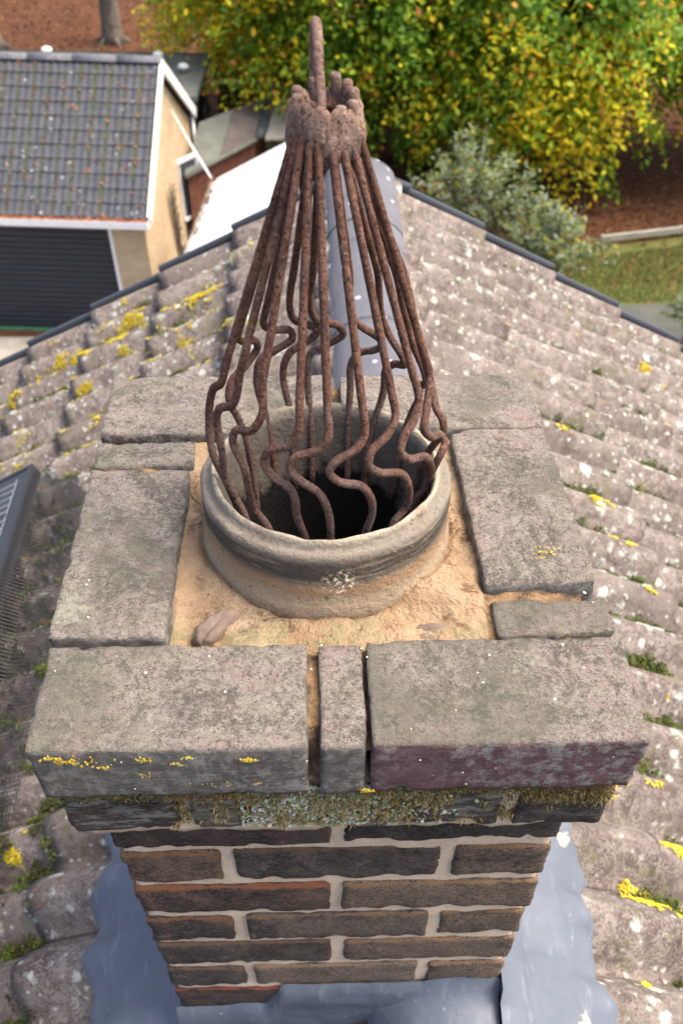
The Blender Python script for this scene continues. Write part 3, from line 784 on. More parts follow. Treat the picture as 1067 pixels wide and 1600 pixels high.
# ------------------------------------------------------------------ bird guard on the pot
guard = empty('chimney_guard', (-.005, .022, 0))
tag(guard, 'rusty iron bar cage standing in the chimney pot', 'bird guard')
GB = {
'A': [(-.060,.003,.239),(-.082,-.007,.167),(-.089,-.006,.147),(-.097,.006,.135),(-.103,.012,.115),(-.105,.004,.090),(-.102,-.004,.076),(-.096,-.006,.060),(-.086,-.002,.02)],
'B': [(-.052,-.010,.244),(-.070,-.026,.171),(-.078,-.030,.144),(-.092,-.016,.130),(-.095,-.014,.118),(-.093,-.020,.095),(-.093,-.016,.064),(-.086,-.017,.044),(-.079,-.024,.031),(-.074,-.026,.0)],
'C': [(-.038,-.021,.249),(-.053,-.044,.171),(-.055,-.051,.148),(-.064,-.050,.133),(-.078,-.038,.125),(-.081,-.038,.116),(-.073,-.047,.098),(-.071,-.043,.069),(-.068,-.040,.050),(-.057,-.047,.035),(-.052,-.048,.0)],
'D': [(-.023,-.029,.252),(-.026,-.060,.161),(-.027,-.066,.143),(-.033,-.067,.132),(-.051,-.061,.122),(-.056,-.060,.112),(-.050,-.064,.102),(-.035,-.070,.092),(-.031,-.065,.061),(-.025,-.062,.036),(-.022,-.060,.0)],
'E': [(-.008,-.031,.253),(-.005,-.064,.156),(-.005,-.070,.139),(-.012,-.071,.130),(-.032,-.070,.121),(-.035,-.070,.111),(-.027,-.073,.103),(-.013,-.075,.093),(-.005,-.071,.070),(-.003,-.065,.037),(-.003,-.062,.0)],
'F': [(.010,-.030,.253),(.022,-.061,.153),(.023,-.065,.138),(.017,-.069,.129),(.000,-.074,.120),(-.004,-.075,.112),(.004,-.075,.103),(.021,-.072,.097),(.030,-.066,.080),(.032,-.060,.059),(.027,-.058,.037),(.024,-.056,.0)],
'G': [(.024,-.024,.250),(.043,-.046,.165),(.047,-.052,.143),(.041,-.058,.133),(.029,-.067,.125),(.027,-.070,.115),(.036,-.066,.105),(.054,-.055,.096),(.063,-.044,.075),(.063,-.036,.047),(.053,-.042,.036),(.048,-.044,.0)],
'H': [(.038,-.014,.246),(.059,-.027,.172),(.067,-.032,.144),(.063,-.041,.135),(.055,-.051,.126),(.053,-.055,.117),(.060,-.050,.106),(.075,-.034,.097),(.085,-.014,.072),(.085,-.005,.047),(.077,-.001,.026),(.072,.0,-.01)],
'I': [(.054,.005,.236),(.077,-.004,.154),(.075,-.022,.132),(.073,-.031,.121),(.081,-.023,.108),(.092,-.003,.096),(.096,-.003,.089),(.093,-.010,.084),(.089,-.008,.070),(.083,-.002,.04),(.08,.0,.0)],
'B1': [(-.062,.063,.203),(-.080,.072,.144),(-.077,.080,.135),(-.067,.092,.129),(-.065,.096,.121),(-.075,.090,.109),(-.089,.071,.102),(-.092,.065,.090),(-.085,.067,.067),(-.079,.067,.040),(-.076,.064,.004),(-.075,.062,-.03)],
'B2': [(-.038,.068,.242),(-.055,.091,.157),(-.058,.096,.141),(-.050,.103,.133),(-.036,.111,.128),(-.034,.113,.120),(-.047,.110,.112),(-.064,.099,.106),(-.068,.095,.088),(-.062,.091,.058),(-.058,.087,.030),(-.055,.080,-.01)],
'B3': [(-.022,.067,.268),(-.030,.093,.189),(-.035,.105,.151),(-.032,.109,.139),(-.020,.114,.132),(-.011,.116,.125),(-.020,.118,.115),(-.038,.113,.105),(-.044,.110,.089),(-.038,.102,.050),(-.037,.094,.012),(-.036,.088,-.02)],
'B4': [(-.011,.070,.267),(-.014,.097,.187),(-.017,.110,.148),(-.011,.114,.135),(.007,.115,.130),(.012,.116,.122),(.002,.119,.113),(-.018,.118,.102),(-.021,.114,.083),(-.019,.103,.041),(-.019,.091,-.018)],
'B5': [(.002,.070,.267),(.016,.094,.188),(.021,.110,.138),(.028,.109,.132),(.045,.102,.124),(.047,.103,.118),(.040,.108,.111),(.028,.113,.106),(.020,.114,.096),(.019,.109,.072),(.017,.099,.034),(.017,.090,-.017)],
'B6': [(.012,.067,.268),(.038,.081,.194),(.045,.096,.147),(.052,.096,.131),(.065,.089,.114),(.067,.087,.109),(.058,.096,.104),(.051,.101,.096),(.050,.097,.079),(.042,.092,.048),(.034,.087,.008),(.034,.084,-.018)],
'B7': [(.019,.063,.270),(.051,.065,.201),(.061,.072,.166),(.072,.074,.133),(.082,.064,.115),(.084,.061,.105),(.080,.068,.100),(.080,.068,.089),(.074,.070,.070),(.067,.066,.043),(.061,.062,-.015)],
'J': [(.023,.056,.280),(.056,.055,.206),(.075,.058,.145),(.087,.048,.112),(.091,.030,.100),(.094,.012,.102),(.096,.010,.092),(.092,.014,.080),(.084,.023,.056),(.078,.026,.02)],
}
GTOP = {'A': (-.0295, .001, .309), 'B': (-.0255, -.0035, .310), 'C': (-.022, -.0065, .312), 'D': (-.0165, -.009, .312), 'E': (-.0105, -.0105, .313), 'F': (-.001, -.0105, .313), 'G': (.007, -.0085, .312), 'H': (.0145, -.0045, .311), 'I': (.0215, .003, .311)}
gc = Vector((-.005, .022, 0))
for k, P in GB.items():
    P = [np.array(p) for p in P]
    if k in GTOP: q = np.array(GTOP[k]); P = P[1:]
    else:
        d = P[0] - np.array((-.004, .016, 0)); a = math.atan2(d[1], d[0]); q = np.array((-.004 + .0235*math.cos(a), .016 + .0235*math.sin(a), .312))
        P = P[1:] if len(P[0]) and P[0][2] > .2 else P
    ctr = np.array((-.004, .016, q[2])); q = ctr + (q - ctr)*.86; top = [q + (ctr - q)*.30 + np.array((0, 0, .010)), q]
    S = list(spline(top + P, 7))
    for i in range(8, 14):        # the run from collar to shoulder is a straight rod with a faint hand-made bow
        t = (i - 7)/7; S[i] = np.array(S[7])*(1 - t) + np.array(S[14])*t + .0016*math.sin(math.pi*t)*np.array((nz((ord(k[-1]), 1, 0), 1.3), nz((ord(k[-1]), 5, 0), 1.3), 0))
    S = np.array(S)
    # subdivide the straight run so its rust roughness has vertices
    S = np.concatenate([S[:8]] + [S[7:8]*(1-t) + S[14:15]*t + 0 for t in np.linspace(.03, .97, 30)] + [S[14:]])
    rad = [(.0034 - .0005*min(1, max(0, (p[2] - .12)/.19)))*(1 + .06*nz(p, 70, 2) + .06*nz(p, 170, 3)) for p in S]
    S = [Vector(p) - gc for p in S]
    m = MB().tube(S, rad, 12); m.build('bar', MAT['rust'], guard, True)
# collar: lumpy weld ring
V = []; ns = 110; cp = [(.0180, .309), (.0215, .3020), (.0255, .2985), (.0292, .3005), (.0306, .307), (.0302, .314), (.0292, .3205), (.0276, .3260), (.0252, .3285), (.0222, .3275), (.0195, .324), (.0180, .316)]
for (r, z) in cp:
    for k in range(ns):
        a = 2*math.pi*k/ns; q = (math.cos(a)*.04, math.sin(a)*.04, z)
        lump = .0024*nz(q, 60, 3) + .0016*nz(q, 150, 6) + .0007*nz(q, 420, 2)
        zz = z + (.0045*nz(q, 70, 9) + .0022*nz(q, 190, 4) if z > .318 else .0045*nz(q, 65, 1) + .002*math.cos(17*a))
        V.append((math.cos(a)*(r + lump)*.86 + .001, math.sin(a)*(r + lump)*.86 - .006, zz))
n = len(cp)
F = [(i*ns + k, i*ns + (k+1) % ns, ((i+1) % n)*ns + (k+1) % ns, ((i+1) % n)*ns + k) for i in range(n) for k in range(ns)]
obj('collar', mesh_from('collar', V, [f for f in F], MAT['rust_pale']), guard)
# cut bar ends poking out of the collar
for a, h in ((112, .3345), (70, .337), (44, .3345), (22, .332), (-30, .3305), (-62, .3295), (-128, .3305), (-160, .3325), (160, .333)):
    a = R(a); r0, r1 = .0205, .0195
    p0 = (math.cos(a)*r0 + .001, math.sin(a)*r0 - .006, .312); p1 = (math.cos(a)*r1 + .001, math.sin(a)*r1 - .006, h)
    pts = [Vector(p0).lerp(Vector(p1), t) for t in (0, .3, .6, .93, 1)]
    MB().tube(pts, [.0037, .0039, .0037, .0038, .0030], 10).build('bar_end', MAT['rust_pale'], guard, True)
# lifting loop: a hairpin standing fore and aft, seen almost edge on
lp = [(-.0015, -.0300, .311), (-.0020, -.0270, .322), (-.0028, -.0210, .337), (-.0036, -.0120, .3535), (-.0042, -.0030, .3625), (-.0048, .0050, .3640), (-.0054, .0120, .3580), (-.0060, .0160, .3440), (-.0062, .0165, .316)]
S = spline(lp, 7); MB().tube(S, [.0034*(1 + .05*nz(p, 90, 1)) for p in S], 14).build('lifting_loop', MAT['rust_pale'], guard, True)

# ------------------------------------------------------------------ solar panel with mesh skirt on the left slope
def lp_(d, y, w): return Vector(roof_point(-1, d, y, w))
PD0, PD1, PY0, PY1, PW = .985, 2.72, -.95, 1.45, .165
panel = empty('solar_panel', lp_(PD0, PY0, 0))
tag(panel, 'black framed solar panel with wire mesh skirt on the left roof slope', 'solar panel')
po = panel.location
def pl(d, y, w): return lp_(d, y, w) - po
def pbox(m, d0, d1, y0, y1, w0, w1):
    V = [pl(d0,y0,w0), pl(d1,y0,w0), pl(d1,y1,w0), pl(d0,y1,w0), pl(d0,y0,w1), pl(d1,y0,w1), pl(d1,y1,w1), pl(d0,y1,w1)]
    m.add(V, [(0,1,2,3), (7,6,5,4), (4,5,1,0), (5,6,2,1), (6,7,3,2), (7,4,0,3)]); return m
f = MB(); fw = .012
pbox(f, PD0, PD0+fw, PY0, PY1, PW-.035, PW+.003); pbox(f, PD1-fw, PD1, PY0, PY1, PW-.035, PW+.003)
pbox(f, PD0+fw, PD1-fw, PY1-fw, PY1, PW-.035, PW+.0028); pbox(f, PD0+fw, PD1-fw, PY0, PY0+fw, PW-.035, PW+.0028)
f.build('frame', MAT['black'], panel)
g = MB(); pbox(g, PD0+fw, PD1-fw, PY0+fw, PY1-fw, PW-.006, PW-.0005); g.build('backsheet', MAT['black'], panel)
cd, cy_ = .157, .157
nd = 8; ny = 14
cm = MB(); cw = .1545
V0 = pl(PD0, PY0, PW)
def cpt(d, y, w): return pl(PD0 + d, PY0 + y, PW + w) - V0
c_ = .014
octo = [(c_, 0), (cw-c_, 0), (cw, c_), (cw, cw-c_), (cw-c_, cw), (c_, cw), (0, cw-c_), (0, c_)]
cm.add([cpt(a, b, .0004) for a, b in octo], [tuple(range(8))], 0)
for k in range(5):
    y = cw*(k + .5)/5
    cm.add([cpt(0, y-.0011, .0008), cpt(cw, y-.0011, .0008), cpt(cw, y+.0011, .0008), cpt(0, y+.0011, .0008)], [(0, 1, 2, 3)], 1)
cm.add([cpt(-.0035, 0, .0007), cpt(-.0008, 0, .0007), cpt(-.0008, cw, .0007), cpt(-.0035, cw, .0007)], [(0, 1, 2, 3)], 1)
cme = cm.mesh('solar_cell', [MAT['cell'], MAT['busbar']])
for i in range(nd):
    for j in range(ny):
        o = bpy.data.objects.new('solar_cell', cme); o.location = pl(PD0 + .048 + i*.160, PY1 - .035 - (j+1)*.162, PW); link(o, panel)
# wire mesh: across-slope strands and strands that run from the panel edge down to the tiles
wm = MB()
def skirt(t, y):
    """t 0..1 from the frame edge over the gap to the tiles"""
    q = [(PD0 + .005, PW - .004), (PD0 - .010, PW - .010), (PD0 - .022, .135), (PD0 - .045, .105), (PD0 - .075, .088), (PD0 - .11, .080), (PD0 - .15, .076)]
    tt = t*(len(q)-1); i = min(int(tt), len(q)-2); fr = tt - i
    d = q[i][0] + (q[i+1][0]-q[i][0])*fr; wv = q[i][1] + (q[i+1][1]-q[i][1])*fr
    wv += .010*nz((d, y, 0), 5, 2)*t + .004*nz((d, y, 0), 14, 4)*t
    far = max(0, y - 1.30)/.135
    return pl(d + .06*far*t, y, wv)
SP_ = .0120
ysk = np.arange(-.25, PY1, SP_)
for y in ysk: wm.tube([skirt(t, y) for t in np.linspace(0, 1, 11)], .0012, 3, cap=False)
for t in np.linspace(0, 1, 30): wm.tube([skirt(t, y) for y in np.linspace(-.25, PY1 - .002, 60)], .0012, 3, cap=False)
wmo = wm.build('wire_mesh', MAT['wire'], panel); wmo['kind'] = 'stuff'
cl = MB(); pbox(cl, PD0 - .02, PD0 + .02, .78, .80, PW - .02, PW + .005); cl.build('mesh_clip', MAT['white'], panel)

# ------------------------------------------------------------------ moss and lichen
def crust(c, a, b, h, n, r, rd, cols, M, C, flat):
    """a ragged cushion of tiny flakes on the roof: c=(s,d,y); a along slope, b across, h high"""
    s, d, y = c
    up = Vector((s*SP, 0, CP))
    for q in range(n):
        t = rd.random()**.75; w = rd.uniform(0, 6.283); lob = 1 + .5*nz((math.cos(w)*1.3, math.sin(w)*1.3, d*31 + y*17), 1.6, 2)
        dd = d + a*t*lob*math.cos(w); yy = y + b*t*lob*math.sin(w)
        p = Vector(hl(roof_point(s, dd, yy, roof_w(dd, yy) + h*max(0, 1 - t*t)*rd.uniform(.5, 1) + .0012)))
        nn = (up + Vector((rd.gauss(0, flat), rd.gauss(0, flat), rd.gauss(0, flat)))).normalized()
        e = nn.orthogonal().normalized(); e = Matrix.Rotation(rd.uniform(0, 6.28), 3, nn) @ e; g_ = nn.cross(e); rr = r*rd.uniform(.5, 1.3)
        M.add([p + e*rr, p + g_*rr*rd.uniform(.5, 1), p - e*rr*rd.uniform(.5, 1), p - g_*rr*rd.uniform(.5, 1)], [(0, 1, 2, 3)])
        k = rd.choice(cols); v_ = rd.uniform(.7, 1.25); C.extend([(k[0]*v_, k[1]*v_, k[2]*v_)]*4)
def xy2(x, y): s = 1 if x > RX else -1; return (s, (x - RX)*s/CP, y)
def blobset(name, mat, items, cols, r, flat, dens):
    M = MB(); C = []; rd = random.Random(name)
    for it in items:
        c, a, b, h = it[:4]
        pal = rd.sample(cols, min(2, len(cols)))
        crust(c, a, b, h, max(4, int(dens*a*b*3.14/(r*r))), r, rd, pal, M, C, flat)
    me = mesh_from(name, M.V, M.F, mat, False, cols=np.array(C)); o = obj(name, me, house); o['kind'] = 'stuff'; return o
def pan_y(y): return .91 + .15*round((y - .91)/.15) + random.uniform(-.008, .008)
it = []
for x, y in [(-.895, 2.105), (-.905, 1.85), (-.81, 1.846), (-.476, 2.039), (-.423, 2.045), (-.678, 1.351), (-.628, 2.356), (-1.071, 2.095), (-.387, 1.878), (-.52, 2.05),
             (.951, 1.578), (.997, 1.578), (1.026, 1.561), (.989, 1.847), (.675, 1.222), (.684, .673), (.884, 2.003), (.641, 1.24), (.662, 2.4), (.589, .619), (.894, 1.297), (.754, .865)]:
    for q in range(4):
        s, d, yy = xy2(x, y); d += random.gauss(0, .03)
        it.append(((s, d, pan_y(y)), random.uniform(.012, .03), random.uniform(.008, .016), random.uniform(.008, .018), random.random()*50))
for q in range(430):
    s = random.choice((-1, 1)); d = .14 + .3*random.randint(1, 6) + random.uniform(0, .09) + (random.uniform(0, .2) if random.random() < .4 else 0)
    y = pan_y(random.uniform(-.3, 2.45))
    if s < 0 and d > 1.0 and y < 1.4 and random.random() < .5: continue
    if d < .42 and y < .35: continue
    for _ in range(random.randint(1, 4)):
        it.append(((s, d + random.gauss(0, .02), y + random.gauss(0, .006)), random.uniform(.006, .022), random.uniform(.005, .011), random.uniform(.004, .012), random.random()*50))
for q in range(560):        # long strips lying in the pans
    s = random.choice((-1, 1)); y = pan_y(random.uniform(.3, 2.45)); d = random.uniform(.35, 1.7)
    if s < 0 and d > .8 and y < 1.45: continue
    for _ in range(random.randint(2, 6)):
        it.append(((s, d, y + random.gauss(0, .004)), random.uniform(.012, .03), random.uniform(.006, .012), random.uniform(.003, .009), 0)); d += random.uniform(.015, .04)
# moss in the damp, shaded debris zone under the mesh skirt
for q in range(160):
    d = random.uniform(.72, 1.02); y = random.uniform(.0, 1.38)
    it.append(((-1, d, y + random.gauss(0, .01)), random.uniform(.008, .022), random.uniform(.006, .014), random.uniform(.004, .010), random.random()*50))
greens = [(.075, .115, .014), (.10, .15, .016), (.055, .08, .014), (.12, .135, .025), (.07, .065, .022)]
it = [(c_i, a_ * 1.25, b_ * 1.5, h_ * 2.0 + .004) for (c_i, a_, b_, h_, *_) in it]
blobset('moss', MAT['moss'], it, greens, .0030, .7, 1.1)
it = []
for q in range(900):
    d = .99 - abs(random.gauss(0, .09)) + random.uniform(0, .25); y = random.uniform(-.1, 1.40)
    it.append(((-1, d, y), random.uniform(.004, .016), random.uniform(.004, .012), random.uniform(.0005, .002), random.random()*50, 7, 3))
blobset('damp_debris', MAT['moss'], it, [(.03, .026, .018), (.045, .04, .022), (.06, .045, .03), (.035, .045, .015)], .0035, .5, .7)  # dark flakes: real debris, plus the shade below the mesh put into their colour
it = []
for x, y, r in [(-.613, 2.298, .03), (-.697, 2.273, .028), (-.825, 2.266, .03), (-.357, 2.183, .028), (-.315, 2.202, .02), (-.396, 1.98, .026), (-.644, 2.119, .026), (-.546, 2.066, .02), (-.977, 2.257, .024),
                (-.742, 1.992, .018), (-.866, 2.079, .016), (-.605, .202, .017), (-.66, 2.20, .024), (-.78, 2.20, .022), (-.90, 2.30, .022), (-.47, 2.22, .02), (-.50, 1.95, .02), (-1.05, 2.15, .02), (-.25, 2.25, .014), (-.85, 1.95, .014), (-.70, 1.80, .013), (-.93, 1.70, .012), (-.968, 1.917, .014), (-.769, 2.386, .02), (.508, 0, .023), (.546, -.015, .024), (.605, .105, .02), (.484, .212, .016), (.587, .245, .013),
                (.668, 1.146, .02), (.682, 1.01, .014), (.715, .993, .012), (.729, .841, .012), (1.107, 2.16, .018), (.597, .002, .012), (.633, 1.434, .014), (.47, -.163, .008), (.586, .113, .013)]:
    s, d, yy = xy2(x, y); r *= 1.35
    for q in range(7 if r < .02 else 14):
        it.append(((s, d + random.gauss(0, r*.6), y + random.gauss(0, r*.4)), r*random.uniform(.18, .55), r*random.uniform(.15, .46), .004, random.random()*50, 12))
for q in range(130):
    s = -1; d = random.uniform(.35, 1.6); y = random.uniform(1.5, 2.48); r_ = random.uniform(.008, .02)
    for _ in range(5): it.append(((s, d + random.gauss(0, r_), y + random.gauss(0, r_*.5)), r_*random.uniform(.2, .6), r_*random.uniform(.15, .4), .003, 0))
for q in range(90):
    s = random.choice((-1, 1)); d = random.uniform(.3, 1.6); y = random.uniform(-.25, 2.4)
    if d < .5 and y < .35: continue
    it.append(((s, d, y), random.uniform(.003, .009), random.uniform(.003, .008), .003, random.random()*50))
yel = [(.70, .55, .02), (.62, .44, .02), (.72, .62, .05), (.55, .46, .05)]
blobset('yellow_lichen', MAT['lichen'], it, yel, .0024, .35, 1.1)
it = []
for q in range(2300):
    s = random.choice((-1, 1)); d = abs(random.gauss(.75, .4)) + .15; y = random.uniform(-.3, 2.45) if random.random() < .35 else random.uniform(.7, 2.45); r = random.choice((.003, .004, .006, .008, .011, .014))
    if d < .42 and y < .35 or nz((s*d, y, 0), 4.5, 3) < -.12 or (s < 0 and y < .6): continue
    it.append(((s, d, y), r*random.uniform(.7, 1.2), r*random.uniform(.6, 1), .0022, random.random()*50, 8, 4))
wh = [(.56, .58, .52), (.66, .67, .62), (.46, .50, .45)]
blobset('white_lichen', MAT['lichen'], it, wh, .0016, .3, 1.0)
# fallen leaves caught beside the mesh
def leafcard(c, n, size, rnd):
    n = n.normalized(); t = n.orthogonal().normalized(); a = rnd.uniform(0, 6.28); t = Matrix.Rotation(a, 3, n) @ t; b = n.cross(t)
    return [c + t*size - n*0, c + b*size*.42 + n*size*.12, c - t*size, c - b*size*.42 + n*size*.12]
m = MB(); C = []
rd = random.Random(5)
for q in range(60):
    d = rd.uniform(.66, 1.0); y = rd.uniform(.05, 1.38); p = Vector(hl(roof_point(-1, d, y, roof_w(d, y) + .012)))
    V = leafcard(p, Vector((-SP + rd.uniform(-.4, .4), rd.uniform(-.4, .4), CP)), rd.uniform(.006, .013), rd); m.add(V, [(0, 1, 2, 3)])
    c = rd.choice([(.38, .13, .06), (.45, .28, .16), (.22, .1, .05)]); C += [c]*4
o = obj('fallen_leaves', mesh_from('fallen_leaves', m.V, m.F, MAT['leaf'], True, cols=np.array(C)), house); o['kind'] = 'stuff'

# moss fringe and lichen cushions on the chimney front
m = MB(); C = []
rd = random.Random(9)
def tuft(p, n, h, spread, cols, lean):
    for q in range(n):
        b = Vector(p) + Vector((rd.gauss(0, spread), rd.gauss(0, .0015), rd.gauss(0, spread*.4)))
        t = b + Vector((rd.gauss(0, .0025), lean*h*rd.uniform(.5, 1.2), h*rd.uniform(-.9, .5)))
        wv = Vector((rd.uniform(.0004, .0009), 0, rd.uniform(-.0004, .0004)))
        m.add([b - wv, b + wv, t], [(0, 1, 2)]); c = rd.choice(cols); k = rd.uniform(.7, 1.2); C.extend([(c[0]*k, c[1]*k, c[2]*k)]*3)
olive = [(.20, .15, .04), (.14, .13, .035), (.26, .17, .06), (.10, .10, .03), (.30, .22, .10)]
rustm = [(.26, .12, .05), (.30, .18, .08), (.18, .12, .05)]
for q in range(520):
    x = rd.uniform(-.232, .232)
    if -.07 < x < .03 and rd.random() < .4: continue
    cs = rustm if (-.14 < x < -.09 or x > .17) and rd.random() < .6 else olive
    tuft((x, -.2475 - rd.uniform(0, .006), -.0725 + SZ + rd.uniform(-.006, .004)), 12, .0030, .005, cs, -.8)
for q in range(260):
    x = rd.gauss(.0, .055); z = rd.uniform(-.125, -.072)
    if abs(x) > .15: continue
    tuft((x, -.2505, z + SZ), 8, .005, .004, olive, -1.0)
for q in range(150):
    x = rd.uniform(.16, .232) if rd.random() < .6 else rd.uniform(.0, .1)
    tuft((x, -.2505, -.082 - abs(rd.gauss(0, .009)) + SZ), 8, .0035, .004, olive, -1.0)
for q in range(40):
    x = rd.choice((-.134, -.0725, .149)) + rd.gauss(0, .003); tuft((x, -.244, rd.uniform(-.13, -.085) + SZ), 8, .005, .002, olive, -1.0)
mo = obj('moss', mesh_from('moss', m.V, m.F, MAT['moss'], False, cols=np.array(C)), stack); mo['kind'] = 'stuff'
def flake(c, nrm, r, t, cols, M, C):
    """a small wrinkled rosette"""
    nrm = nrm.normalized(); a = nrm.orthogonal().normalized(); b = nrm.cross(a); n = 8; V = [c + nrm*t]
    for k in range(n):
        w = 2*math.pi*k/n + rd.uniform(-.2, .2); rr = r*rd.uniform(.65, 1.25); V.append(c + (a*math.cos(w) + b*math.sin(w))*rr + nrm*t*rd.uniform(-.1, .9))
    M.add(V, [(0, 1 + k, 1 + (k+1) % n) for k in range(n)]); cc_ = rd.choice(cols)
    C.extend([tuple(q*rd.uniform(.8, 1.15) for q in cc_)]*(n+1))
M_ = MB(); C_ = []
pale = [(.42, .45, .38), (.50, .52, .47), (.34, .38, .28), (.26, .30, .16)]
FN = Vector((0, -1, .25))
for q in range(2200):
    x = rd.gauss(-.015, .045); z = rd.uniform(-.128, -.066)
    if x < -.085 or x > .13: continue
    flake(Vector((x, -.2515 + rd.uniform(0, .002), z + SZ)), FN + Vector((rd.gauss(0, .5), 0, rd.gauss(0, .5))), rd.uniform(.0006, .0021), .0016, pale, M_, C_)
yl = [(.46, .32, .02), (.42, .26, .02), (.44, .36, .06), (.36, .30, .10)]
def dab(cx, z, n, sp, r, y=-.2625, nn=Vector((0, -1, .4))):
    for q in range(n*3): flake(Vector((cx + rd.gauss(0, sp), y + rd.uniform(-.0005, .001), z + rd.gauss(0, sp*.3) + SZ)), nn, r*rd.uniform(.25, .7), .0010, yl, M_, C_)
dab(-.205, -.010, 16, .010, .0022); dab(-.222, -.006, 8, .004, .002); dab(-.185, -.018, 6, .005, .002); dab(-.150, -.010, 6, .004, .002); dab(-.125, -.016, 5, .003, .0018); dab(-.118, -.008, 5, .002, .0018)
dab(-.070, -.012, 8, .003, .0022); dab(-.150, -.03, 4, .006, .0014); dab(-.10, -.045, 4, .01, .0014); dab(-.065, -.045, 3, .003, .0015); dab(.022, -.056, 10, .0025, .0024, -.2635)
for q in range(26): flake(Vector((.193 + rd.gauss(0, .006), -.045 + rd.gauss(0, .006), .0035 + SZ)), Vector((0, 0, 1)), .0011, .001, yl, M_, C_)
wf = [(.66, .66, .60), (.55, .57, .5), (.74, .72, .66)]
for q in range(14):
    x = rd.uniform(-.235, .235); flake(Vector((x, -.2618, rd.uniform(-.058, -.008) + SZ)), Vector((0, -1, .2)), rd.uniform(.0003, .0010), .0006, wf, M_, C_)
for q in range(45):
    x = rd.uniform(-.235, .235); y = rd.choice((rd.uniform(-.255, -.155), rd.uniform(-.14, .08))) 
    if y > -.145 and abs(x) < .15: continue
    flake(Vector((x, y, .0012 + SZ)), Vector((0, 0, 1)), rd.uniform(.0004, .0014), .0006, wf + [(.45, .47, .30)], M_, C_)
lo = obj('lichen', mesh_from('lichen', M_.V, M_.F, MAT['lichen'], False, cols=np.array(C_)), stack); lo['kind'] = 'stuff'

# ------------------------------------------------------------------ neighbour's garage
gar = empty('garage', (-3.18, 17.25, GZ), R(-4.5))
tag(gar, 'buff brick garage with mossy grey tiled roof and charcoal slatted door', 'garage')
GW = 5.6
DT, DR_, DL = 2.08, -.80, -3.75
W = MB()
W.box((-GW, .12, 0), (DL, .34, 2.25)); W.box((DR_, .12, 0), (-.12, .34, 2.25)); W.box((DL, .12, DT), (DR_, .34, 2.25))
W.box((-GW, 5.44, 0), (-.12, 5.66, 2.25))
# gable walls
for x0, x1 in ((-.34, -.12), (-GW, -GW + .22)):
    W.add([(x, y, z) for x in (x0, x1) for (y, z) in ((.345, 0), (5.435, 0), (5.435, 2.31), (2.89, 3.80), (.345, 2.31))],
          [(0, 1, 2, 3, 4), (9, 8, 7, 6, 5), (0, 5, 6, 1), (1, 6, 7, 2), (2, 7, 8, 3), (3, 8, 9, 4), (4, 9, 5, 0)])
W.build('wall', MAT['buff'], gar)
gp = math.atan2(1.66, 2.88)
gd = MB()
gd.slab([(-GW, -.02, 2.29), (0, -.02, 2.29), (0, 2.89, 3.955), (-GW, 2.89, 3.955)], .05); gd.slab([(-GW, 2.90, 3.955), (0, 2.90, 3.955), (0, 5.78, 2.29), (-GW, 5.78, 2.29)], .05)
groof = gd.build('roof', MAT['deck'], gar)
def gtile():
    nu, nv = 4, 17; V = []
    for layer in (0, 1):
        for i in range(nu):
            u = i/(nu-1)*.36
            for j in range(nv):
                v = j/(nv-1)*.285; t = (v/.15) % 1.0
                h = .022*(.5 + .5*math.cos(2*math.pi*(t-.3))) + .022*(1 - u/.36) - (.016 if layer else 0)
                V.append((v, u, h))
    n = nu*nv; F = [f[::-1] for f in grid_faces(nu, nv).tolist()] + grid_faces(nu, nv, n).tolist()
    for j in range(nv-1): F.append((j, j+1, n+j+1, n+j))
    for i in range(nu-1): F.append((i*nv, n+i*nv, n+(i+1)*nv, (i+1)*nv)); F.append((i*nv+nv-1, (i+1)*nv+nv-1, n+(i+1)*nv+nv-1, n+i*nv+nv-1))
    return mesh_from('roof_tile', V, [f[::-1] for f in F], MAT['gtile'])
gt = gtile(); cg, sg = math.cos(gp), math.sin(gp)
for r in range(11):
    for c in range(18):
        d = r*.302
        if d + .34 > 3.42: continue
        o = bpy.data.objects.new('roof_tile', gt); o.location = (-.32 - c*.30 + random.uniform(-.004, .004), -.01 + d*cg - .004*sg, 2.305 + d*sg); o.rotation_euler = (gp + random.uniform(-.01, .01), random.uniform(-.006, .006), random.uniform(-.006, .006)); link(o, groof)
# moss lines in the joints, fallen leaves
m = MB(); C = []; rd = random.Random(3)
for c in range(13):
    dens = rd.uniform(.15, .9)
    for q in range(int(520*dens)):
        d = rd.uniform(0, 3.3)
        if nz((c, d, 0), 1.4, 2) < -.25 + rd.uniform(-.2, .2): continue
        p = Vector((-.026 - c*.30 + rd.gauss(0, .008), d*cg, 2.325 + d*sg + .012)); r = rd.uniform(.018, .042)
        V = leafcard(p, Vector((rd.gauss(0, .5), -.5, 1)), r, rd); m.add(V, [(0, 1, 2, 3)]); k = rd.choice([(.07, .09, .012), (.12, .13, .015), (.05, .06, .015)]); C += [k]*4
for q in range(500):
    d = .302*rd.randint(0, 10) + rd.gauss(0, .012); p = Vector((rd.uniform(-4.4, -.1), d*cg, 2.325 + d*sg + .012)); V = leafcard(p, Vector((rd.gauss(0, .5), -.5, 1)), rd.uniform(.01, .022), rd)
    m.add(V, [(0, 1, 2, 3)]); C += [rd.choice([(.07, .09, .012), (.05, .06, .015), (.10, .11, .03)])]*4
o = obj('moss', mesh_from('moss', m.V, m.F, MAT['moss'], True, cols=np.array(C)), gar); o['kind'] = 'stuff'
m = MB(); C = []
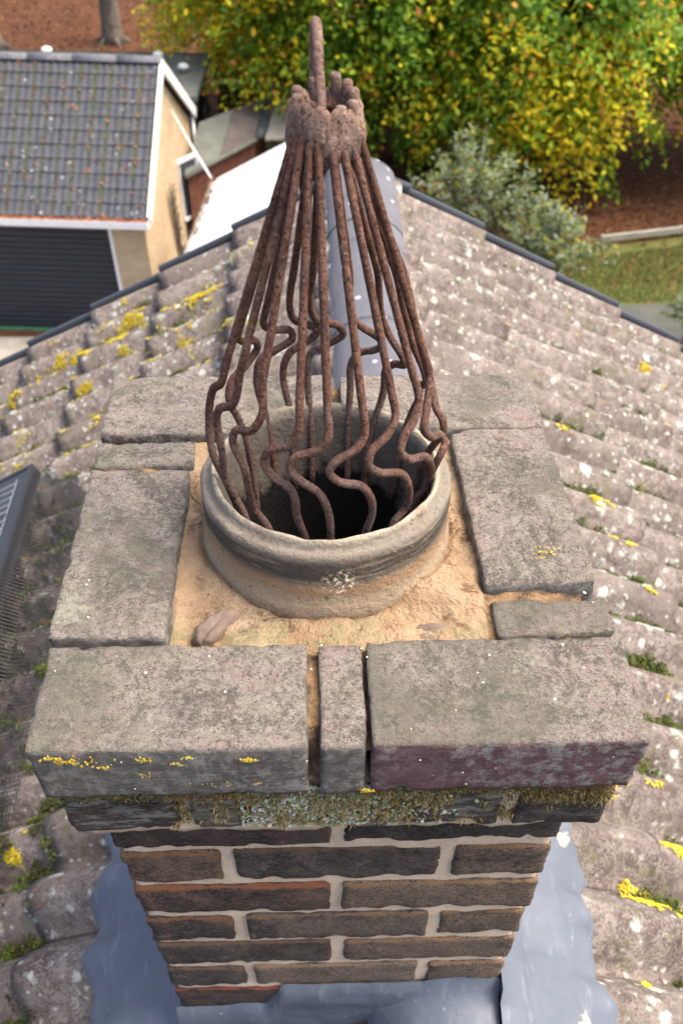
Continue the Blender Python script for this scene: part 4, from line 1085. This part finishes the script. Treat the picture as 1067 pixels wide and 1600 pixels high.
for q in range(260):
    d = rd.uniform(0, 3.3); p = Vector((rd.uniform(-4.5, -.1), d*cg, 2.345 + d*sg + .012))
    if rd.random() < .5: p.x = -.03 - .3*rd.randint(0, 13) + rd.gauss(0, .015)
    V = leafcard(p, Vector((rd.gauss(0, .5), -.5 + rd.gauss(0, .4), 1)), rd.uniform(.025, .05), rd); m.add(V, [(0, 1, 2, 3)]); C += [rd.choice([(.45, .17, .05), (.5, .26, .13), (.3, .11, .05)])]*4
for q in range(520):
    x = -abs(rd.uniform(0, 4.6)); p = Vector((x, -.085 + rd.gauss(0, .02), 2.30 + abs(rd.gauss(0, .015))))
    V = leafcard(p, Vector((rd.gauss(0, .6), -.4, 1)), rd.uniform(.025, .05), rd); m.add(V, [(0, 1, 2, 3)]); C += [rd.choice([(.42, .13, .05), (.5, .2, .08), (.28, .09, .04)])]*4
o = obj('fallen_leaves', mesh_from('fallen_leaves', m.V, m.F, MAT['leaf'], True, cols=np.array(C)), gar); o['kind'] = 'stuff'
m = MB(); m.box((-GW, -.155, 2.185), (.03, -.145, 2.305)); m.box((-GW, -.145, 2.185), (.03, -.02, 2.195)); m.box((.02, -.145, 2.195), (.03, -.02, 2.305)); m.box((-GW, -.02, 2.13), (.02, .0, 2.275)); m.build('gutter', MAT['white'], gar)
m = MB()
m.slab([(.0, -.02, 2.36), (.05, -.02, 2.36), (.05, 2.89, 4.03), (.0, 2.89, 4.03)], .19); m.build('bargeboard', MAT['white'], gar)
m = MB(); m.slab([(.0, 2.90, 4.03), (.05, 2.90, 4.03), (.05, 5.80, 2.36), (.0, 5.80, 2.36)], .19); m.build('bargeboard', MAT['white'], gar)
for k in range(6):
    m = MB(); V = []; nv = 9
    for y in (0, .87):
        for j in range(nv):
            a = -1.1 + 2.2*j/(nv-1); V.append((-y, .13*math.sin(a), .13*math.cos(a) - .03))
    m.add(V, [(j, j+1, nv+j+1, nv+j) for j in range(nv-1)] + [tuple(range(nv))[::-1], tuple(range(nv, 2*nv))]); m.build('ridge_tile', MAT['ridge'], gar, True, (.04 - k*.88, 2.895, 3.96))
MB().tube([(-.05, 5.72, 2.25), (-.05, 5.72, .05)], .04, 10).build('downpipe', MAT['white'], gar, True)
door = empty('garage_door', (0, 0, 0)); door.parent = gar
ns_ = 19; hs = (DT - .04)/ns_
for k in range(ns_):
    m = MB(); z0 = .02 + k*hs
    V = []
    for x in (DL + .04, DR_ - .04):
        for (y, z) in ((.25, z0), (.228, z0 + .008), (.222, z0 + hs*.5), (.228, z0 + hs - .012), (.25, z0 + hs - .004)): V.append((x, y, z))
    m.add(V, [(j, 5 + j, 6 + j, j + 1) for j in range(4)] + [(0, 1, 2, 3, 4), (9, 8, 7, 6, 5), (0, 4, 9, 5)]); m.build('slat', MAT['door'], door)
m = MB(); m.box((DR_ - .04, .10, 0), (DR_ + .02, .30, DT)); m.box((DL - .02, .10, 0), (DL + .04, .30, DT)); m.box((DL - .02, .10, DT), (DR_ + .02, .30, DT + .035)); m.build('door_frame', MAT['white'], gar)
m = MB(); m.box((DL, .08, .0), (DR_, .20, .03)); m.build('threshold', MAT['green'], gar)
# opened casement on the side wall, dry creeper below it
m = MB(); A = Vector((-.10, 3.75, 1.95)); B = Vector((.22, 4.25, 1.95)); H = Vector((0, 0, -1.15)); T = (B - A).normalized()
def bar3(m, p, q, r): m.tube([p, q], r, 4)
for p, q in ((A, B), (A + H, B + H), (A, A + H), (B, B + H)): m.tube([p, q], .045, 4)
sash = m.build('casement', MAT['white'], gar)
m = MB(); m.add([A + T*.02, B - T*.02, B - T*.02 + H, A + T*.02 + H], [(0, 1, 2, 3)]); gl = Mat('dark_glass', .1, .5); gl.color((.05, .06, .07)); m.build('pane', gl.m, sash)
cre = empty('dry_creeper', Vector((-3.18, 17.25, GZ)) + Matrix.Rotation(R(-4.5), 3, 'Z') @ Vector((-.10, 2.7, 0))); cre.rotation_euler = (0, 0, R(-4.5))
tag(cre, 'dry grey creeper stems clinging to the garage side wall', 'creeper')
rd = random.Random(21)
for k in range(7):
    p = Vector((.03, .25 + rd.gauss(0, .12), .05)); pts = [p.copy()]
    for q in range(9): p = p + Vector((rd.uniform(-.012, .016), rd.gauss(-.06, .05), rd.uniform(.15, .24))); p.x = max(.02, p.x); pts.append(p.copy())
    MB().tube(pts, [.02*(1 - i/11) + .005 for i in range(10)], 5).build('stem', MAT['twig'], cre, True)
m = MB(); C = []
for q in range(260):
    t = rd.random(); p = Vector((.05 + abs(rd.gauss(0, .05)), .25 - .5*t + rd.gauss(0, .12), .15 + 1.85*t)); m.add(leafcard(p, Vector((1, rd.gauss(0, .6), rd.gauss(0, .6))), rd.uniform(.03, .06), rd), [(0, 1, 2, 3)]); C += [rd.choice([(.22, .2, .17), (.12, .1, .08), (.3, .28, .25)])]*4
o = obj('foliage', mesh_from('foliage', m.V, m.F, MAT['leaf'], True, cols=np.array(C)), cre)

# flat-roofed outbuilding behind the garage
out = empty('flat_roof_outbuilding', (-2.7, 23.4, GZ), R(-3)); tag(out, 'long flat felt-roofed building behind the garage ridge', 'outbuilding')
MB().box((-11.8, .1, 0), (-.15, 2.75, 2.35)).build('wall', MAT['blackwood'], out)
MB().box((-12, -.05, 2.352), (0, 2.95, 2.47)).build('roof', MAT['felt'], out)
MB().box((-12, 2.955, 2.30), (.02, 2.98, 2.50)).build('fascia', MAT['felt2'], out)
for k, (x, y, lab) in enumerate(((-6.6, 26.25, 'pale round roof vent above the middle of the grey garage roof'), (-3.79, 25.9, 'pale round roof vent above the garage ridge end'), (-3.1, 25.0, 'pale round roof vent nearest the garage bargeboard'))):
    v = empty('roof_vent', (x, y, GZ + 2.45)); tag(v, lab, 'vent', 'roof vents on the flat roof')
    MB().tube([(0, 0, 0), (0, 0, .12)], .05, 10).build('pipe', MAT['concrete'], v, True)
    MB().tube([(0, 0, .11), (0, 0, .13), (0, 0, .17), (0, 0, .20), (0, 0, .215)], [.09, .14, .13, .08, .02], 14).build('cowl', MAT['white'], v, True)
# brick shed with white gutter
sh = empty('brick_shed', (-2.0, 28.9, GZ)); tag(sh, 'small dark red brick shed with white gutter under the trees', 'shed')
MB().box((-.62, -.85, 0), (.62, .9, 1.48)).build('wall', MAT['redbrick'], sh)
MB().slab([(-.7, -.95, 1.52), (.7, -.95, 1.52), (.7, 1.0, 1.95), (-.7, 1.0, 1.95)], .06).build('roof', MAT['redbrick'], sh)
MB().box((-.7, -1.06, 1.44), (.7, -.955, 1.53)).build('gutter', MAT['white'], sh)
MB().box((-.1, -.90, .05), (.5, -.86, 1.3)).build('door', MAT['blackwood'], sh)
MB().tube([(.58, -.98, 1.44), (.58, -.90, 1.3), (.58, -.90, .05)], .03, 8).build('downpipe', MAT['white'], sh, True)
# black slatted side gate
gt_ = empty('slatted_gate', (-2.62, 24.7, GZ)); tag(gt_, 'black vertical slat gate between garage and lean-to', 'gate')
for k in range(7): MB().box((-.03, -.6 + k*.2, .05), (.0, -.45 + k*.2, 1.95)).build('slat', MAT['blackwood'], gt_)
for z in (.4, 1.6): MB().box((.002, -.6, z), (.05, .75, z + .09)).build('rail', MAT['blackwood'], gt_)
# dark lean-to with two felt sheets
ln = empty('felt_lean_to', (-2.0, 23.0, GZ)); tag(ln, 'dark felt-roofed lean-to beyond the white roof', 'lean-to')
q = [Vector((-2.86, 20.95, -7.22)), Vector((-1.37, 23.1, -7.22)), Vector((-1.15, 25.0, -6.95)), Vector((-2.66, 23.2, -6.95))]; off = Vector((-2.0, 23.0, GZ))
q = [p - off for p in q]; mid0 = q[0].lerp(q[1], .5); mid1 = q[3].lerp(q[2], .5); T = (q[1] - q[0]).normalized()*.01
MB().slab([q[0], mid0 - T, mid1 - T, q[3]], .04).build('roof_sheet', MAT['felt'], ln)
MB().slab([mid0 + T, q[1], q[2], mid1 + T], .04).build('roof_sheet', MAT['felt2'], ln)
m = MB(); m.tube([q[0] + Vector((.03, -.05, -.03)), q[1] + Vector((.03, -.05, -.03))], .05, 8); m.build('gutter', MAT['felt'], ln, True)
dn = Vector((0, 0, -1.6)); m = MB()
ins = [p.lerp((q[0]+q[1]+q[2]+q[3])/4, .06) + Vector((0, 0, -.06)) for p in q]
for a, b in ((0, 1), (1, 2), (2, 3), (3, 0)): m.add([ins[a], ins[b], Vector((ins[b].x, ins[b].y, 0)), Vector((ins[a].x, ins[a].y, 0))], [(0, 1, 2, 3)])
m.build('wall', MAT['redbrick'], ln)
MB().slab([q[1] + Vector((.03, 0, .03)), q[1] + Vector((.22, .05, .0)), q[2] + Vector((.22, .05, .0)), q[2] + Vector((.03, 0, .03))], .04).build('edge_tiles', MAT['gtile'], ln)
MB().slab([q[1] + Vector((.24, .05, -.05)), q[1] + Vector((.75, .1, -.05)), q[2] + Vector((.75, .1, -.05)), q[2] + Vector((.24, .05, -.05))], .04).build('parapet', MAT['concrete'], ln)
# white polycarbonate lean-to roof
wr = empty('white_lean_to', (-1.2, 17, GZ)); tag(wr, 'bright white ribbed roof of a lean-to below the ridge', 'lean-to')
off = Vector((-1.2, 17, GZ))
A = Vector((-2.42, 14.4, -6.62)); D = Vector((-2.0, 18.95, -6.62)); sl = Vector((.995, -.09, .0)) ; up = Vector((0, 0, .47))
Bq = A + (sl + up)*1.75; Cq = D + (sl + up)*1.75
npn = 9
for k in range(npn):
    a0 = A.lerp(D, k/npn + .004) - off; a1 = A.lerp(D, (k+1)/npn - .004) - off; b0 = Bq.lerp(Cq, k/npn + .004) - off; b1 = Bq.lerp(Cq, (k+1)/npn - .004) - off
    MB().slab([a0, b0, b1, a1], .02).build('roof_panel', MAT['whiteroof'], wr)
for k in range(npn + 1):
    a0 = A.lerp(D, k/npn) - off; b0 = Bq.lerp(Cq, k/npn) - off; dd = (D - A).normalized()*.022; zz = Vector((0, 0, .018))
    MB().slab([a0 - dd + zz, b0 - dd + zz, b0 + dd + zz, a0 + dd + zz], .035).build('glazing_bar', MAT['white'], wr)
MB().tube([A - off + Vector((-.05, 0, -.05)), D - off + Vector((-.05, 0, -.05))], .05, 8).build('gutter', MAT['concrete'], wr, True)
m = MB()
for a, b in ((A, D), (D, Cq), (Cq, Bq), (Bq, A)):
    a = a - off + Vector((.06 if a in (A, D) else -.06, 0, -.05)); b = b - off + Vector((.06 if b in (A, D) else -.06, 0, -.05))
    m.add([a, b, Vector((b.x, b.y, 0)), Vector((a.x, a.y, 0))], [(0, 1, 2, 3)])
m.build('wall', MAT['white'], wr)
m = MB(); C = []; rd = random.Random(2)
for q_ in range(120):
    t = rd.uniform(.45, 1); p = A.lerp(D, t) - off + Vector((rd.uniform(-.08, .1)*1.2, 0, .03)); m.add(leafcard(p, Vector((rd.gauss(0, .5), rd.gauss(0, .5), 1)), rd.uniform(.03, .06), rd), [(0, 1, 2, 3)]); C += [rd.choice([(.16, .08, .05), (.1, .07, .05), (.25, .12, .06)])]*4
o = obj('fallen_leaves', mesh_from('fallen_leaves', m.V, m.F, MAT['leaf'], True, cols=np.array(C)), wr); o['kind'] = 'stuff'
pole = MB().tube([(-2.96, 20.87, -6.0), (-2.5, 19.9, -6.33), (-2.07, 18.98, -6.58)], .022, 8).build('pole', MAT['white'], None, True)
tag(pole, 'thin pale pole slanting from garage gable to the white roof', 'pole')
# edging rail beside the lawn
er = empty('edging_rail', (9.1, 21.96, GZ)); tag(er, 'pale timber rail along the edge of the lawn', 'rail')
MB().box((-2.2, -.05, .10), (4.5, .05, .22)).build('board', MAT['concrete'], er)
for x in (-2.1, 0, 2.1, 4.2): MB().box((x - .04, .052, 0), (x + .04, .13, .2)).build('post', MAT['concrete'], er)
er.rotation_euler = (0, 0, R(13))

# ------------------------------------------------------------------ vegetation
def leaves_mesh(P, N, size, cols, aspect=.55):
    n = len(P); Nn = N/np.linalg.norm(N, axis=1, keepdims=True)
    ref = np.where(np.abs(Nn[:, 2:3]) < .9, np.array([[0, 0, 1.]]), np.array([[1., 0, 0]]))
    T = np.cross(Nn, ref); T /= np.linalg.norm(T, axis=1, keepdims=True); Bv = np.cross(Nn, T)
    a = rng.uniform(0, 2*np.pi, n)[:, None]; T2 = T*np.cos(a) + Bv*np.sin(a); B2 = -T*np.sin(a) + Bv*np.cos(a)
    s = size[:, None]
    V = np.stack([P + T2*s, P + B2*s*aspect + Nn*s*.15, P - T2*s, P - B2*s*aspect + Nn*s*.15], 1).reshape(-1, 3)
    F = np.arange(4*n).reshape(n, 4)
    return V, F, np.repeat(cols, 4, axis=0)
PAL = dict(green=np.array([(.08, .17, .015), (.11, .21, .02), (.05, .12, .012), (.14, .24, .02)]),
           lime=np.array([(.24, .32, .02), (.30, .36, .025), (.19, .28, .02)]),
           yellow=np.array([(.62, .47, .02), (.68, .54, .03), (.50, .42, .02), (.64, .38, .02)]),
           orange=np.array([(.50, .20, .03), (.42, .13, .03), (.55, .28, .07)]))
def make_tree(name, base, H, centre, rad, nspray, label, mix, trunk_r=.24, mat='darkbark', per=46):
    base = Vector(base); o = empty(name, base); tag(o, label, 'tree', 'autumn trees behind the houses')
    c = Vector(centre) - base
    pts = [Vector((0, 0, 0)), Vector((.05, .03, H*.25)), Vector((-.06, .08, H*.5)), Vector((c.x*.4, c.y*.4, H*.75)), Vector((c.x*.7, c.y*.7, H))]
    m = MB(); m.tube(pts, [trunk_r*1.3, trunk_r, trunk_r*.82, trunk_r*.5, .05], 12)
    rd = random.Random(name + label)
    u = rng.normal(size=(nspray, 3)); u /= np.linalg.norm(u, axis=1, keepdims=True)
    rr = rng.uniform(.45, 1.0, nspray)**.6
    S = np.array(c)[None] + u*np.array(rad)[None]*rr[:, None]
    lump = np.array([nz(p, .45, 3) for p in S]); S += u*(lump*1.1)[:, None]
    S = S[S[:, 2] > .75]
    for k in range(26):
        t = S[rd.randrange(len(S))]; z = rd.uniform(.22, .7)*H
        s0 = Vector((0, 0, z)); s2 = Vector(t); s1 = s0.lerp(s2, .5) + Vector((0, 0, .5))
        m.tube([s0, s1, s2], [.09, .05, .012], 6)
    m.build('trunk', MAT[mat], o, True)
    P = []; N = []; C = []; SZs = []
    for i, s in enumerate(S):
        d = s - np.array(c); d[2] *= .4; L = np.linalg.norm(d) + 1e-6; out = d/L
        side = np.cross(out, (0, 0, 1)); n = per
        a = rng.uniform(-.9, .9, n); b = rng.normal(0, .28, n)*(1.1 - np.abs(a)*.5)
        p = s + out*a[:, None] + side*b[:, None] + np.array([0, 0, 1])*(-.32*(a + .4)**2*np.sign(a + .4) + rng.normal(0, .07, n) - .25*np.abs(b))[:, None]
        P.append(p); nn = np.tile(np.array([0, 0, 1.]) + out*.5, (n, 1)) + rng.normal(0, .5, (n, 3)); N.append(nn)
        outer = rr[i % len(rr)]; t = .55*nz(s, .30, 3 + base.x*1.7) + .45*nz(s, .9, 4 + base.x) + rng.normal(0, .16) + mix
        w = np.clip(t + rng.normal(0, .15, n) + .14*a, -1, 1)
        col = np.empty((n, 3))
        for q in range(n):
            v = w[q]; key = 'green' if v < .04 else 'lime' if v < .24 else 'yellow'
            if rng.random() < (.02 if v < .3 else .10): key = 'orange'
            pal = PAL[key]; col[q] = pal[rng.integers(len(pal))]
        C.append(np.minimum(col*rng.uniform(1.0, 1.75, (n, 1)), .85))
        SZs.append(rng.uniform(.06, .11, n))
    V, F, CC = leaves_mesh(np.concatenate(P), np.concatenate(N), np.concatenate(SZs), np.concatenate(C))
    obj('crown', mesh_from('crown', V, F, MAT['leaf'], False, cols=CC), o)
    return o
make_tree('beech_tree', (3.0, 27.0, GZ), 8.5, (1.4, 26.8, -4.5), (4.6, 3.6, 3.7), 1250, 'green and yellow tree directly behind the guard top', .06)
make_tree('beech_tree', (6.3, 26.0, GZ), 8.0, (5.5, 25.2, -5.0), (3.7, 3.2, 3.5), 1150, 'bushy green and yellow tree right of the guard, above the shrub', -.04)
make_tree('beech_tree', (12.2, 27.5, GZ), 8.0, (11.0, 26.6, -4.2), (3.6, 3.2, 3.4), 900, 'yellow-green tree at the top right corner', .08)
make_tree('beech_tree', (-1.0, 33.5, GZ), 8.5, (-1.6, 30.5, -4.7), (3.2, 3.2, 3.1), 620, 'golden tree above the brick shed', .22)
make_tree('beech_tree', (6.0, 34.0, GZ), 9.0, (6.2, 33.0, -4.0), (5.0, 3.0, 4.2), 900, 'green tree farthest back behind the others', .05)
def bare_trunk(base, r, label, lean):
    o = empty('bare_trunk_tree', base); tag(o, label, 'tree', 'bare trunks on the leaf litter')
    m = MB(); pts = [Vector((0, 0, -.05)), Vector((.0, 0, .25)), Vector((lean*.3, 0, 1.5)), Vector((lean, .1, 5)), Vector((lean*1.3, .2, 9))]
    V = []
    m.tube(pts, [r*1.7, r*1.2, r, r*.85, r*.6], 16)
    for k in range(5):
        a = k*1.3; m.tube([(0, 0, .35), (math.cos(a)*r*1.3, math.sin(a)*r*1.3, .08), (math.cos(a)*r*2.4, math.sin(a)*r*2.4, -.05)], [r*.5, r*.35, r*.1], 8)
    for k in range(5):
        z = 5.5 + k*.7; a = k*2.2; m.tube([(lean, .1, z), (lean + math.cos(a)*1.2, math.sin(a)*1.2, z + 1.2), (lean + math.cos(a)*2, math.sin(a)*2, z + 2.4)], [r*.4, r*.2, .02], 6)
    m.build('trunk', MAT['bark'], o, True)
    return o
bare_trunk((-6.9, 37.2, GZ), .30, 'grey trunk rising from leaf litter above the garage ridge', .2)
bare_trunk((-10.9, 36.5, GZ), .30, 'grey trunk at the top left edge', -.3)
def shrub(name, base, R_, H, nst, label, gray=True, seed=1, leafn=42):
    o = empty(name, base); tag(o, label, 'shrub', 'shrubs beyond the right roof verge'); rd = random.Random(seed)
    st = MB(); P = []; N = []; C = []; S = []
    for k in range(nst):
        a = rd.uniform(0, 6.28); q = rd.random()**.6; tip = Vector((math.cos(a)*R_[0]*q, math.sin(a)*R_[1]*q, H*(1.05 - .5*q*q)*rd.uniform(.75, 1.1)))
        b = Vector((rd.gauss(0, .2), rd.gauss(0, .2), 0)); mid = b.lerp(tip, .55) + Vector((0, 0, H*.18))
        pts = [Vector(p) for p in spline([b, mid, tip], 6)]; st.tube(pts, [.02*(1 - .8*i/(len(pts)-1)) for i in range(len(pts))], 5)
        for j in range(leafn):
            t = rd.uniform(.3, 1); i = min(int(t*(len(pts)-1)), len(pts)-2); p = pts[i].lerp(pts[i+1], t*(len(pts)-1) - i)
            ax = Vector((rd.gauss(0, 1), rd.gauss(0, 1), rd.gauss(.3, .5))).normalized()
            P.append(p + ax*rd.uniform(.02, .16)); N.append(Vector((rd.gauss(0, .6), rd.gauss(-.3, .6), 1))); S.append(rd.uniform(.05, .10))
            r = rd.random()
            c = rd.choice([(.17, .23, .09), (.26, .33, .19), (.36, .42, .32), (.11, .16, .05), (.21, .27, .09)]) if r < .9 else rd.choice([(.5, .42, .04), (.4, .4, .06), (.45, .22, .06)])
            C.append(c)
    st.build('stems', MAT['twig'], o, True)
    V, F, CC = leaves_mesh(np.array(P), np.array(N), np.array(S), np.array(C), .3)
    obj('foliage', mesh_from('foliage', V, F, MAT['leaf'], False, cols=CC), o)
shrub('butterfly_bush', (3.4, 19.6, GZ), (1.8, 1.4), 2.7, 90, 'grey-green shrub just beyond the right verge, nearest the ridge', seed=4)
shrub('butterfly_bush', (5.0, 18.3, GZ), (1.4, 1.2), 2.0, 70, 'grey-green shrub with yellow leaves beside the lawn', seed=8)
shrub('butterfly_bush', (7.9, 16.6, GZ), (.8, .8), 1.5, 30, 'small grey-green shrub at the right edge by the dark paving', seed=12)
# leaf litter and grass
n = 30000
X = rng.uniform(-15, 17, n); Y = rng.uniform(19.5, 46, n)
keep = ~((Y < 22 + (X - 9)*.2) & (X > 4.5) & (rng.random(n) > .6)) & ~((X < 0) & (Y < 27)); X = X[keep]; Y = Y[keep]; n = len(X)
P = np.stack([X, Y, np.full(n, GZ + .02) + rng.uniform(0, .03, n)], 1); N = rng.normal(0, .35, (n, 3)) + np.array([0, 0, 1.])
pal = np.array([(.13, .055, .027), (.19, .078, .033), (.085, .038, .021), (.25, .12, .05), (.30, .18, .08), (.06, .03, .018)])
V, F, CC = leaves_mesh(P, N, rng.uniform(.04, .085, n), pal[rng.integers(len(pal), size=n)])
o = obj('leaf_litter', mesh_from('leaf_litter', V, F, MAT['leaf'], False, cols=CC)); tag(o, 'carpet of brown fallen leaves under the trees', 'leaf litter', kind='stuff')
n = 26000
X = rng.uniform(4.2, 15, n); Y = rng.uniform(18.6, 22, n); k = Y < 21.4 + (X - 9)*.23; X = X[k]; Y = Y[k]; n = len(X)
h = rng.uniform(.04, .10, n); bx = rng.normal(0, .03, (n, 2)); wv = .008
V = np.zeros((n, 3, 3)); V[:, 0] = np.stack([X - wv, Y, np.full(n, GZ)], 1); V[:, 1] = np.stack([X + wv, Y, np.full(n, GZ)], 1); V[:, 2] = np.stack([X + bx[:, 0], Y + bx[:, 1], GZ + h], 1)
gp_ = np.array([(.09, .125, .03), (.13, .16, .035), (.07, .095, .022), (.18, .15, .05)]); CC = np.repeat(gp_[rng.integers(4, size=n)], 3, axis=0)
o = obj('lawn_grass', mesh_from('lawn_grass', V.reshape(-1, 3), np.arange(3*n).reshape(n, 3), MAT['leaf'], False, cols=CC)); tag(o, 'short green lawn grass beside the pale rail', 'grass', kind='stuff')
